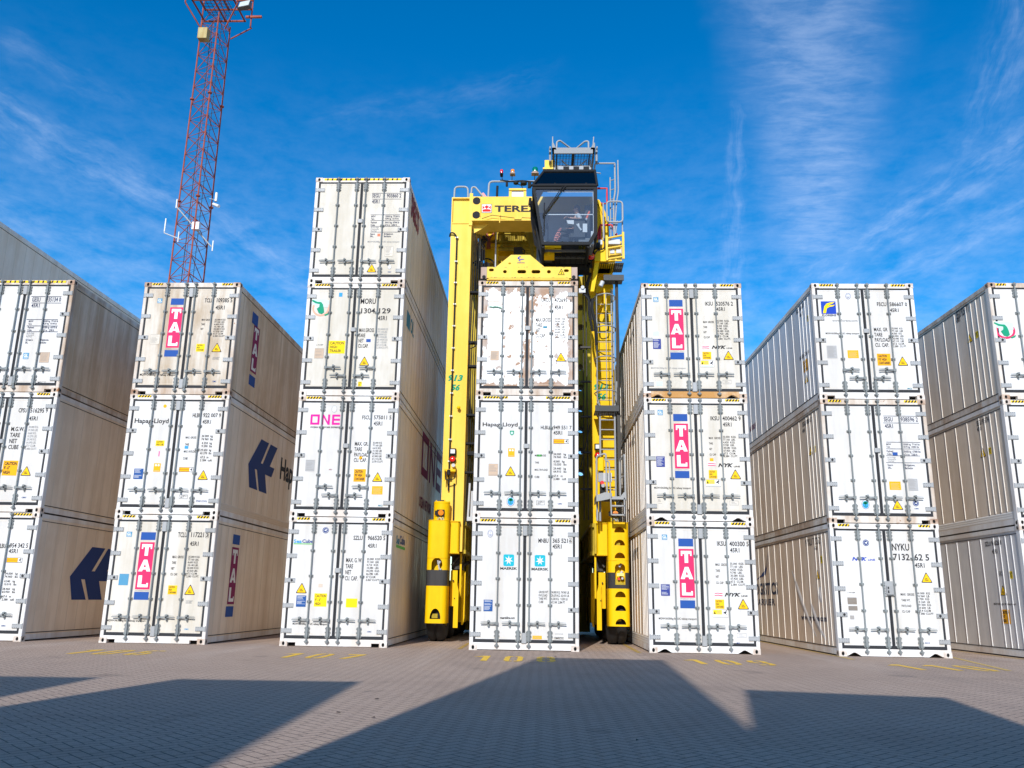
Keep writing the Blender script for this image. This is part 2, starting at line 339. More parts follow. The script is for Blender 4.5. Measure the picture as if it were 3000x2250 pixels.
DEC={
(0, 2):[('t',1415,2318,1631,2435,'GESU','n','n',),('t',1772,2320,2154,2437,'935134 0','n','n',),('r',1385,2447,2150,2462,'n',),('r',1412,2279,2175,2293,'n',),('t',1422,2168,1631,2270,'45R1','n','n',),('r',1361,1845,2151,1860,'n',),('r',1387,1679,2176,1694,'n',),('r',1411,1528,2199,1543,'n',),('t',1419,1714,1538,1833,'MGW\nTare','n','n',),('t',1778,1709,2163,1835,'35000 kg  77160 lb\n4620 kg  10190 lb','n','n',),('t',1420,1552,1574,1674,'Payload\nCube','n','n',),('t',1792,1547,2159,1677,'30380 kg  66970 lb\n67.9 m   2398 ft','n','n',),('t',1413,1390,1609,1516,'Sale Tare Weight\nof Generating Set\nWheel Fitted','g','n',),('t',1415,1229,1600,1351,'GE SeaCo\nSRL.','n','n',),('t',1775,1231,2002,1353,'Bridgetown,\nBarbados','n','n',),('gl',1420,831,1562,991,),('plate',1846,746,2082,1011,'tan',),('t',1885,230,2081,272,'MCI','g','b',)],
(0, 1):[('t',1529,2388,1734,2497,'CPSU','k','n',),('t',1820,2384,2251,2500,'516295 9','k','n',),('t',1820,2192,2025,2297,'45R1','k','n',),('t',1415,1490,1749,2037,'M.G.W.\nTARE\nNET\nCUBE','k','n',),('t',1840,1477,2124,2065,'34.000 KG.\n74.960 LBS.\n4.660 KG.\n10.270 LBS.\n29.340 KG.\n64.690 LBS.\n67.9 CU.M.\n2.400 CU.FT.','g','n',),('sign',1368,860,1725,1217,'CAUTION\n9\'- 6"\nHIGH','or',),('tri',1826,864,2075,1089,),('t',1938,330,2054,362,'CIMC','b','b',)],
(0, 0):[('t',1555,2065,1746,2169,'HLBU','k','n',),('t',1837,2077,2270,2184,'954 342 5','k','n',),('t',1834,1952,2044,2053,'45R1','k','n',),('strip',1822,1745,2185,1852,),('t',1829,1398,2142,1519,'34.000   kg\n74.960   lbs','k','n',),('t',1835,1227,2137,1348,'4.540   kg\n10.010   lbs','k','n',),('t',1824,1057,2132,1177,'28.460   kg\n64.950   lbs','k','n',),('t',1849,888,2134,1010,'67.4   m\n2.380   cuft','k','n',),('t',1928,320,2034,353,'CIMC','b','b',),('hapag',1722,916,3943,2255,'R',)],
(1, 2):[('gl',376,2345,499,2470,),('r',720,2302,1054,2471,'bl',),('tal',722,1186,1057,2236,),('r',709,958,1049,1125,'bl',),('t',714,1136,1047,1168,'I N T E R N A T I O N A L','g','n',),('t',1568,2367,1785,2477,'TCLU','k','n',),('t',1876,2369,2269,2486,'109385 5','k','n',),('t',1864,2182,2092,2288,'45R1','k','n',),('t',1548,1887,1782,1937,'MAX GROSS','k','n',),('t',1547,1771,1641,1821,'TARE','k','n',),('t',1546,1651,1615,1698,'NET','k','n',),('t',1870,1470,2166,1939,'35.000 KGS\n77.160 LBS\n4.600 KGS\n10.140 LBS\n30.400 KGS\n67.020 LBS\n67.5 CU.M\n2.383 CU.FT','k','n',),('sign',1487,1090,1698,1289,'CAUTION\nHIGH\nCONTAINER','ye',),('tri',1877,1085,2126,1316,),('plate',318,1276,548,1527,'cream',),('t',164,448,1067,525,'MGW=34.000kg for railway transport','k','n',),('t',1980,314,2076,356,'CIMC','b','b',),('t',1920,887,2099,954,'CONTROLLED\nAND REEFER\nCONTAINER','g','n',),('r',1110,2211,1564,2522,'bl','R',),('tal',1299,960,1757,2219,'R',),('r',1280,597,1744,870,'bl','R',)],
(1, 1):[('t',183,2148,1016,2298,'Hapag-Lloyd','k','n',),('t',1586,2334,1796,2437,'HLBU','k','n',),('t',1844,2337,2278,2440,'922 007 9','k','n',),('t',1844,2180,2050,2278,'45R1','k','n',),('round',842,2564,924,2650,'or',),('sign',764,1628,973,1763,'CAUTION\nHIGH CUBE','ye',),('r',865,1377,886,1501,'mg',),('dots',784,1010,948,1210,),('t',1473,1814,1733,1868,'MAX. GROSS','k','n',),('t',1475,1648,1576,1702,'TARE','k','n',),('r',1476,1567,1567,1638,'lb',),('t',1467,1474,1780,1531,'MAX. PAYLOAD','k','n',),('t',1466,1306,1580,1363,'CUBE','k','n',),('t',1861,1774,2141,1909,'34 000  kg\n74 960  lbs','k','n',),('t',1880,1606,2138,1737,'4 350  kg\n9 590  lbs','k','n',),('t',1864,1438,2139,1569,'29 650  kg\n65 370  lbs','k','n',),('t',1882,1268,2167,1395,'67.5  m\n2 384  cuft','k','n',),('strip',1406,1015,1747,1121,),('plate',324,830,545,1079,'blue',),('tri',1870,831,2117,1062,),('box',1475,374,1678,472,'ACEP-0\n04-1',),('t',1891,304,2155,347,'STAR COOL','b','n',),('hapag',1818,918,3939,2302,'R',),('t',4528,1288,6498,2116,'Hapag','k','b','R',)],
(1, 0):[('gl',332,2374,460,2492,),('r',680,2307,1028,2485,'bl',),('tal',686,1189,1025,2255,),('r',680,956,1022,1132,'bl',),('t',691,1144,1031,1178,'I N T E R N A T I O N A L','g','n',),('t',1552,2378,1762,2496,'TCLU','k','n',),('t',1861,2383,2162,2501,'117221','k','n',),('box',2205,2370,2277,2504,'3',),('t',1854,2185,2056,2286,'45R1','k','n',),('t',1477,1899,1740,1959,'MAX. GROSS','k','n',),('t',1478,1769,1576,1828,'TARE','k','n',),('t',1474,1640,1555,1696,'NET','k','n',),('t',1473,1509,1641,1565,'CU. CAP.','k','n',),('t',1849,1472,2144,1960,'35.000 KGS.\n77.160 LBS.\n4.600 KGS.\n10.140 LBS.\n30.400 KGS.\n67.020 LBS.\n67.5 CU.M.\n2.383 CU.FT.','k','n',),('r',286,1274,507,1529,'gb',),('sign',1459,1087,1668,1288,'CAUTION\nHIGH\nCONTAINER','yo',),('tri',1848,1087,2093,1313,),('t',120,455,1020,516,'MGW=34.000kg for railway transport','k','n',),('t',1898,890,2059,958,'CONTROLLED\nAND REEFER\nCONTAINER','g','n',),('t',1933,312,2032,342,'CIMC','lb','b',),('r',1229,2313,1720,2551,'bl','R',),('tal',1233,874,1709,2242,'R',),('r',1182,577,1699,826,'bl','R',)],
(2, 3):[('t',1486,2337,1694,2441,'SEGU','n','n',),('t',1863,2336,2235,2440,'903860 2','n','n',),('r',1477,2453,2242,2464,'n',),('r',1482,2290,2245,2300,'n',),('t',1490,2174,1681,2278,'45R1','n','n',),('r',1473,1852,2228,1863,'n',),('r',1482,1697,2235,1707,'n',),('r',1491,1536,2243,1546,'n',),('r',1500,1376,2250,1386,'n',),('t',1492,1720,1606,1837,'MGW\nTare','n','n',),('t',1852,1714,2222,1837,'35000 kg  77160 lb\n4590 kg  10170 lb','n','n',),('t',1492,1551,1643,1674,'Payload\nCube','n','n',),('t',1852,1551,2220,1673,'30410 kg  67040 lb\n67.5 m   2384 ft','n','n',),('t',1495,1399,1704,1526,'Sale Tare Weight\nof Generating Set\nWheel Fitted','g','n',),('t',1491,1242,1618,1356,'Seaco\nSRL.','n','n',),('r',1679,1267,1750,1338,'sal',),('t',1847,1242,2083,1356,'Bridgetown,\nBarbados','n','n',),('t',1440,1083,2247,1141,'MGW=34.000kg for UIC railway transport','g','n',),('plate',1889,727,2100,990,'cream',),('tri',1464,297,1702,520,),('t',1993,288,2081,317,'CIMC','b','b',),('oval',1986,374,2081,508,),('t',548,2081,1955,2794,'seaco','dr','b','R',)],
(2, 2):[('r',805,2540,891,2645,'lb',),('mol',129,2036,604,2485,),('t',1358,2350,1739,2496,'MORU','k','n',),('t',1384,2101,1735,2241,'1304','k','n',),('t',1829,2103,2122,2243,'129','k','n',),('t',1814,1926,2034,2041,'45R1','k','n',),('t',1362,1216,1735,1719,'MAX.GROSS\nTARE\nNET\nCU.CAP.','k','n',),('t',1820,1199,2112,1721,'35.000KGS\n77.160LBS\n4.580KGS\n10.050LBS\n30.440KGS\n67.110LBS\n67.5CU.M.\n2.383CU.FT.','g','n',),('r',1556,1363,1666,1441,'bl',),('sign',636,1068,1041,1394,'CAUTION\nHIGH\nTRAILER','ye',),('plate',302,943,526,1197,'tan',),('t',328,1269,500,1297,'J ACEP','k','n',),('tri',1420,767,1661,996,),('sign',1421,246,1511,362,'CSC\n70','ye',),('r',678,2015,1225,2448,'tq','R',),('t',1307,2042,1887,2465,'OL','tq','b','R',)],
(2, 1):[('t',323,2186,1039,2437,'ONE','mg','one',),('t',332,2104,1038,2145,'OCEAN NETWORK EXPRESS','k','b',),('oval',820,2489,946,2655,),('t',1572,2323,1779,2423,'FSCU','k','n',),('t',1851,2326,2276,2426,'575011 5','k','n',),('t',1855,2176,2062,2276,'45R1','k','n',),('t',1429,1292,1778,1780,'MAX. GR.\nTARE\nPAYLOAD\nCU. CAP.','k','n',),('t',1860,1285,2136,1784,'35.000 KG\n77.160 LBS\n4.610 KG\n10.160 LBS\n30.390 KG\n67.000 LBS\n67.3 CU.M.\n2.378 CU.FT.','k','n',),('r',1555,1358,1630,1429,'or',),('plate',290,1066,505,1333,'grey',),('sign',1452,828,1736,1127,'CAUTION\n9\'6" HIGH\nCONTAINER','or',),('tri',1896,835,2139,1060,),('sign',1902,533,2156,728,'','or',),('t',2071,256,2169,292,'MCI','tq','b',),('t',849,1095,926,1124,'AEG','dr','n',),('t',4376,1646,9063,2910,'ONE','pu','one','R',),('t',4252,708,6864,1033,'OCEAN NETWORK','pu','b','R',)],
(2, 0):[('round',803,2514,949,2656,'na',),('t',147,2285,336,2369,'Sea','lb','b',),('t',345,2288,604,2372,'Cube','b','b',),('r',151,2257,608,2278,'gr',),('t',1537,2371,1748,2472,'SZLU','k','n',),('t',1867,2372,2278,2478,'966520 5','k','n',),('t',1878,2197,2082,2294,'45R1','k','n',),('t',1393,1456,1770,1964,'MAX. G. W.\nTARE\nNET\nCU. CAP.','k','n',),('t',1875,1452,2194,1971,'35.000  KGS.\n77.160  LBS.\n4.710  KGS.\n10.380  LBS.\n30.290  KGS.\n66.780  LBS.\n67 CU.M.\n2.367 CU.FT.','k','n',),('tri',288,1163,536,1388,),('plate',311,860,533,1110,'blue',),('sign',720,870,1008,1162,'CAUTION\n9\' - 6"\nHIGH','ye',),('sign',1452,863,1711,1059,'','ye',),('t',266,449,1058,511,'MGW=34.000kg for UIC railway transport','k','n',),('t',1974,324,2071,355,'CIMC','b','b',),('r',793,1294,894,1379,'ta',),('t',710,2342,1179,2551,'Sea','tq','b','R',),('t',1219,2369,2015,2585,'Cube','b','b','R',),('r',727,2260,2066,2329,'gr','R',)],
(3, 2):[('flag',229,2158,584,2409,),('t',1546,2358,1765,2454,'UACU','k','n',),('t',1867,2350,2182,2450,'472695','k','n',),('t',2245,2350,2286,2439,'6','k','n',),('t',1867,2159,2070,2264,'45R1','k','n',),('t',1410,1443,1768,1944,'MAX.GROSS\nTARE\nNET\nCU.CAP.','k','n',),('t',1873,1422,2160,1946,'34.000  KGS\n74.960  LBS\n4.700  KGS\n10.360  LBS\n29.300  KGS\n64.600  LBS\n67.9  CU.M.\n2.400  CU.FT.','k','n',),('tri',1905,849,2144,1073,),('plate',330,863,537,1111,'tan',),('r',1593,1685,1690,1732,'tq',)],
(3, 1):[('t',185,2116,1010,2239,'Hapag-Lloyd','k','n',),('shield',830,1935,927,2046,),('t',1556,2084,1757,2173,'HLBU','k','n',),('t',1851,2083,2279,2177,'949 551 7','k','n',),('t',1852,1959,2057,2050,'45R1','k','n',),('strip',1855,1749,2210,1854,),('dots',795,1426,948,1624,),('t',1422,1440,1680,1487,'MAX. GROSS','k','n',),('r',1466,1437,1579,1487,'gr',),('t',1423,1274,1519,1318,'TARE','k','n',),('t',1420,1103,1722,1152,'MAX. PAYLOAD','k','n',),('t',1419,933,1531,984,'CUBE','k','n',),('t',1854,1402,2161,1525,'34.000   kg\n74.960   lbs','k','n',),('t',1854,1230,2158,1355,'4.560   kg\n10.050   lbs','k','n',),('t',1855,1063,2158,1187,'29.440   kg\n64.910   lbs','k','n',),('t',1855,892,2153,1016,'67.4   m\n2.380   cuft','k','n',),('plate',345,976,565,1258,'tan',),('tri',737,980,981,1206,),('tree',782,277,965,504,),('box',1464,313,1661,412,'ACEP-0\n04-1',),('t',1957,330,2056,362,'CIMC','b','b',)],
(3, 0):[('anchor',361,2463,481,2629,),('t',1520,2352,1748,2452,'MNBU','k','n',),('t',1842,2357,2188,2457,'365 521','k','n',),('box',2215,2351,2281,2462,'6',),('t',1843,2228,2046,2325,'45R1','k','n',),('star',731,1826,973,2085,),('star',1439,1827,1680,2081,),('t',662,1745,1044,1801,'MAERSK','k','b',),('t',1368,1738,1749,1798,'MAERSK','k','b',),('t',1534,1024,1759,1293,'GROSS WT.\nPAYLOAD\nTARE WT.\nCUBE','k','n',),('t',1816,1021,2221,1294,'34.000 KG. 74.960 LB.\n29.670 KG. 65.410 LB.\n4.330 KG.  9.550 LB.\n67.5 M  2.384 FT','k','n',),('plate',305,832,506,1081,'blue',),('t',680,670,1006,726,'maerskline.com','k','b',),('sign',1405,249,1612,326,'','or',),('box',1884,259,2102,302,'MCI',),('t',1901,358,2091,381,'CONTAINER','g','n',)],
(4, 2):[('gl',290,2413,415,2538,),('r',672,2297,999,2469,'bl',),('tal',666,1190,1005,2240,),('t',661,1146,998,1176,'I N T E R N A T I O N A L','g','n',),('r',663,956,994,1129,'bl',),('t',1542,2324,1732,2427,'IKSU','k','n',),('t',1808,2322,2219,2428,'520576 2','k','n',),('t',1811,2186,2012,2283,'45R1','k','n',),('t',1478,1876,1737,1930,'MAX GROSS','k','n',),('t',1478,1748,1574,1801,'TARE','k','n',),('t',1479,1620,1552,1670,'NET','k','n',),('t',1479,1489,1625,1543,'CU.CAP','k','n',),('t',1802,1453,2125,1959,'35.000  KGS.\n77.160  LBS.\n4.420  KGS.\n9.740  LBS.\n30.580  KGS.\n67.420  LBS.\n67.5  CU.M.\n2.384  CU.FT.','k','n',),('nykflag',1422,1221,1596,1336,),('t',1657,1225,2007,1308,'NYK','k','i',),('t',2014,1227,2148,1259,'LINE','k','b',),('sign',1430,960,1640,1150,'CAUTION\nHIGH\nCONTAINER','yo',),('tri',1928,954,2171,1177,),('fall',1375,770,1701,931,),('plate',253,1214,447,1466,'navy',),('t',190,706,1017,759,'MGW=34.000kg for UIC railway transport','g','n',),('r',309,305,453,400,'pt',),('box',1887,354,2086,452,'',),('r',257,1558,403,1656,'pt',),('t',1920,2180,3130,2438,'NYK','k','i','L',)],
(4, 1):[('gl',321,2478,442,2606,),('r',684,2338,1016,2510,'bl',),('tal',691,1214,1024,2279,),('t',684,1173,1017,1202,'I N T E R N A T I O N A L','g','n',),('r',686,989,1016,1156,'bl',),('t',1557,2362,1762,2463,'IKSU','k','n',),('t',1836,2359,2263,2467,'400462 9','k','n',),('t',1840,2218,2043,2316,'45R1','k','n',),('t',1499,1913,1769,1966,'MAX  GROSS','k','n',),('t',1496,1787,1589,1837,'TARE','k','n',),('t',1499,1654,1567,1704,'NET','k','n',),('t',1499,1524,1651,1574,'CU CAP','k','n',),('t',1828,1490,2154,1995,'35.000  KGS.\n77.160  LBS.\n4.420  KGS.\n9.740  LBS.\n30.580  KGS.\n67.420  LBS.\n67.5  CU.M.\n2.384  CU.FT.','k','n',),('r',1502,1386,1586,1463,'or',),('nykflag',1444,1265,1633,1389,),('t',1686,1255,2037,1345,'NYK','k','i',),('t',2049,1255,2190,1290,'LINE','k','b',),('sign',1463,985,1656,1184,'CAUTION\nHIGH\nCONTAINER','yo',),('tri',1954,982,2201,1207,),('fall',1384,802,1729,968,),('t',196,720,1039,783,'MGW=34.000kg for UIC railway transport','k','n',),('plate',260,1247,458,1495,'navy',),('box',1914,376,2114,480,'',),('plate',265,401,364,546,'cream',),('t',2262,2226,3202,2477,'NYK','k','i','L',),('r',3400,2347,3861,2477,'dr','L',)],
(4, 0):[('gl',341,2468,461,2587,),('r',710,2327,1045,2502,'bl',),('tal',710,1197,1047,2270,),('t',708,1157,1038,1187,'I N T E R N A T I O N A L','g','n',),('r',709,964,1042,1138,'bl',),('t',1582,2349,1785,2454,'IKSU','k','n',),('t',1863,2344,2296,2454,'400300 5','k','n',),('t',1870,2205,2081,2306,'45R1','k','n',),('t',1528,1902,1797,1959,'MAX  GROSS','k','n',),('t',1528,1770,1625,1824,'TARE','k','n',),('t',1528,1637,1597,1691,'NET','k','n',),('t',1530,1505,1690,1559,'CU. CAP','k','n',),('t',1853,1470,2189,1981,'35.000  KGS.\n77.160  LBS.\n4.420  KGS.\n9.740  LBS.\n30.580  KGS.\n67.420  LBS.\n67.5  CU.M.\n2.384  CU.FT.','k','n',),('nykflag',1471,1229,1657,1358,),('t',1703,1234,2065,1315,'NYK','k','i',),('t',2077,1233,2214,1268,'LINE','k','b',),('sign',1486,965,1688,1166,'CAUTION\nHIGH\nCONTAINER','yo',),('tri',1987,965,2230,1190,),('fall',1422,782,1764,947,),('plate',287,1230,488,1481,'navy',),('t',223,700,1063,761,'MGW=34.000kg for UIC railway transport','k','n',),('box',1937,354,2143,452,'',),('t',1924,225,1986,254,'MCI','b','b',),('t',1999,2137,3487,2421,'NYK','k','i','L',)],
(5, 2):[('florens',196,2112,551,2434,),('t',206,2052,541,2102,'FLORENS','n','b',),('t',437,1916,1039,1981,'www.florens.com','g','n',),('anchor',801,2492,928,2651,),('t',1536,2315,1762,2416,'FSCU','k','n',),('t',1836,2313,2256,2417,'586607 0','k','n',),('t',1831,2165,2039,2262,'45R1','k','n',),('t',1404,1287,1768,1773,'MAX. GR\nTARE\nPAYLOAD\nCU. CAP.','k','n',),('t',1825,1280,2145,1775,'35.000  KG\n77.160  LBS\n4.560  KG\n10.050  LBS\n30.440  KG\n67.110  LBS\n67.6  CU.M.\n2.389  CU.FT.','k','n',),('t',257,1585,1055,1644,'MGW=34.000kg for UIC railway transport','k','n',),('plate',255,1001,485,1309,'grey',),('sign',736,1004,995,1201,'','or',),('sign',1421,826,1737,1119,'CAUTION\n9\'6" HIGH\nCONTAINER','or',),('tri',1895,828,2135,1054,),('t',2061,247,2158,286,'MCI','tq','b',),('t',683,2555,1408,2678,'FSCU 586607 0','k','n','L',),('t',892,2392,1149,2496,'45R1','k','n','L',),('sign',775,922,1123,1222,'CAUTION\n9\'6" HIGH\nCONTAINER','or','L',),('tri',827,637,1096,861,'L',),('t',595,1277,1372,1428,'MGW=34.000kg for UIC railway transport','k','n','L',),('t',6096,540,6925,709,'NO FORKLIFT','dr','n','L',),('sign',426,2092,557,2247,'9\'6"','ye','L',)],
(5, 1):[('t',1443,2364,1648,2470,'SEGU','n','n',),('t',1830,2365,2227,2474,'938596 2','n','n',),('r',1439,2490,2263,2502,'n',),('r',1424,2325,2246,2337,'n',),('t',1451,2209,1639,2305,'45R1','n','n',),('r',1451,1870,2229,1882,'n',),('r',1436,1713,2213,1725,'n',),('r',1421,1552,2197,1563,'n',),('r',1407,1390,2181,1402,'n',),('t',1444,1745,1556,1849,'MGW\nTare','n','n',),('t',1832,1733,2209,1849,'35000 kg  77160 lbs\n4570 kg  10080 lbs','n','n',),('t',1440,1577,1589,1687,'Payload\nCube','n','n',),('t',1827,1559,2212,1686,'30430 kg  67080 lbs\n67.4 m   2380 ft','n','n',),('t',1442,1417,1636,1532,'Sale Tare Weight\nof Generating Set\nWheel Fitted','g','n',),('t',1433,1253,1556,1367,'Seaco\nSRL.','n','n',),('t',1825,1249,2060,1366,'Bridgetown,\nBarbados','n','n',),('r',1569,1567,1685,1639,'bl',),('sign',1430,768,1689,961,'','or',),('plate',1859,756,2073,1028,'grey',),('tri',1448,319,1692,540,),('round',1920,399,2058,540,'na',),('t',1946,330,2049,360,'CIMC','b','b',),('tree',763,321,941,535,),('t',802,2522,1530,2641,'SEGU 938596 2','k','n','L',),('t',1349,2377,1568,2468,'45R1','k','n','L',),('tri',902,1730,1168,1950,'L',),('sign',636,1734,774,1899,'9\'6"','ye','L',)],
(5, 0):[('round',718,2386,858,2532,'na',),('t',447,2059,786,2143,'NYK','rb','i',),('t',801,2063,962,2106,'LINE','rb','b',),('t',1357,2295,1740,2451,'NYKU','k','n',),('t',1367,2080,1727,2227,'7132','k','n',),('t',1830,2081,2160,2228,'62 5','k','n',),('t',1827,1926,2041,2029,'45R1','k','n',),('tri',1936,1605,2174,1826,),('t',1453,1313,1750,1366,'MAX  GROSS','k','n',),('t',1460,1190,1654,1240,'TARE WT.','k','n',),('t',1454,1066,1664,1119,'PAYLOAD','k','n',),('t',1453,946,1628,999,'CU CAP','k','n',),('t',1804,908,2132,1393,'34 000  KG\n74 960  LB\n4 700  KG\n10 360  LB\n29 300  KG\n64 600  LB\n67.4 CU.M\n2 380 CU.FT','k','n',),('t',289,1342,460,1374,'J ACEP','k','n',),('plate',275,1108,480,1257,'taupe',),('plate',283,975,483,1074,'taupe',),('t',1885,295,1986,326,'MCI','b','b',),('r',303,785,394,869,'tp',),('wing',5522,1779,7119,2561,'L',),('t',4742,1333,7585,1683,'LOGISTICS','n','b','L',),('t',5106,1042,7436,1228,'CARRIER','n','n','L',),('t',733,668,2711,849,'www.nykline.com','n','b','L',),('t',675,2478,1938,2657,'NYKU 713262 5','k','n','L',),('t',1057,2348,1301,2446,'45R1','k','n','L',),('tri',1020,1677,1308,1902,'L',),('sign',736,2027,871,2195,'9\'6"','ye','L',)],
(6, 2):[('mol',17,1490,521,1921,),('t',1056,2516,1710,2747,'SEGU 925777 1','k','n','L',),('t',1531,2427,1725,2536,'45R1','k','n','L',),('tri',1045,1748,1301,1975,'L',),('sign',736,1752,874,1918,'9\'6"','ye','L',)],
(6, 1):[('t',676,2520,1338,2657,'SEGU 915174 8','k','n','L',),('t',1138,2389,1348,2492,'45R1','k','n','L',),('tri',1075,1741,1335,1969,'L',),('sign',809,1751,932,1912,'9\'6"','ye','L',)],
(6, 0):[('t',879,2511,1623,2625,'SZLU 966526 8','k','n','L',),('t',1099,2322,1334,2430,'45R1','k','n','L',),('box',1000,1805,1148,1911,'UIC','L',),('sign',559,1732,706,1897,'9\'6"','ye','L',),('tri',911,1370,1183,1593,'L',),('t',563,1134,1541,1195,'MGW=34.000kg for UIC railway transport','k','n','L',),('sign',881,731,1260,1046,'CAUTION\n9\'-6"\nHIGH','or','L',)],
}
# ------------------------------------------------------------------ flat artwork on a face
class Art:
    """flat painted marks in face coordinates (u right, v up, layer n outwards)"""
    def __init__(s): s.mb = MB(); s.mats = []
    def mi(s, c):
        if c not in s.mats: s.mats.append(c)
        return s.mats.index(c)
    def poly(s, pts, c, n=0): s.mb.add([(p[0], p[1], n) for p in pts], [list(range(len(pts)))], s.mi(c))
    def rect(s, a, b, c_, d, c, n=0): s.poly([(a, b), (c_, b), (c_, d), (a, d)], c, n)
    def disc(s, cx, cy, rx, ry, c, n=0, k=24): s.poly([(cx + rx * math.cos(2 * math.pi * i / k), cy + ry * math.sin(2 * math.pi * i / k)) for i in range(k)], c, n)
    def ring(s, cx, cy, rx, ry, t, c, n=0, k=28, a0=0, a1=360):
        o = []; q = []
        for i in range(k + 1):
            a = math.radians(a0 + (a1 - a0) * i / k)
            o.append((cx + rx * math.cos(a), cy + ry * math.sin(a))); q.append((cx + (rx - t) * math.cos(a), cy + (ry - t) * math.sin(a)))
        for i in range(k): s.poly([o[i], o[i + 1], q[i + 1], q[i]], c, n)
    def text(s, txt, a, b, c_, d, c, st='n', n=0):
        vs, fs = glyphs(txt, st)
        s.mb.add([(a + x * (c_ - a), b + y * (d - b), n) for x, y in vs], fs, s.mi(c))
    def frame(s, a, b, c_, d, t, c, n=0):
        s.rect(a, b, c_, b + t, c, n); s.rect(a, d - t, c_, d, c, n); s.rect(a, b + t, a + t, d - t, c, n); s.rect(c_ - t, b + t, c_, d - t, c, n)
    def one(s, a, b, c_, d, c, n=0):
        w = (c_ - a); h = d - b; t = h * .2
        s.frame(a, b, a + w * .31, d, t, c, n)
        x = a + w * .375; e = a + w * .66
        s.rect(x, b, x + t, d, c, n); s.rect(e - t, b, e, d, c, n); s.poly([(x + t, d), (x + t * 1.0, d - t * 1.5), (e - t, b), (e - t, b + t * 1.5)], c, n)
        x = a + w * .73; s.rect(x, b, x + t, d, c, n)
        for q in (b, b + h * .4, d - t): s.rect(x + t, q, c_, q + t, c, n)
    def build(s, name, parent, fn):
        if not s.mb.v: return None
        s.mb.v = [fn(*p) for p in s.mb.v]
        return build(s.mb, name, [INK[c] for c in s.mats], parent)

CW, CL, CH = 2.438, 12.192, 2.896
def face(side, u0=0.0, u1=0.0):
    if side == 'R': return lambda u, v, n: (CW - .0205 + .002 * n, u0 + u, v)
    if side == 'L': return lambda u, v, n: (.0205 - .002 * n, u1 - u, v)
    return lambda u, v, n: (u0 + u, .0105 - .0025 * n, v)

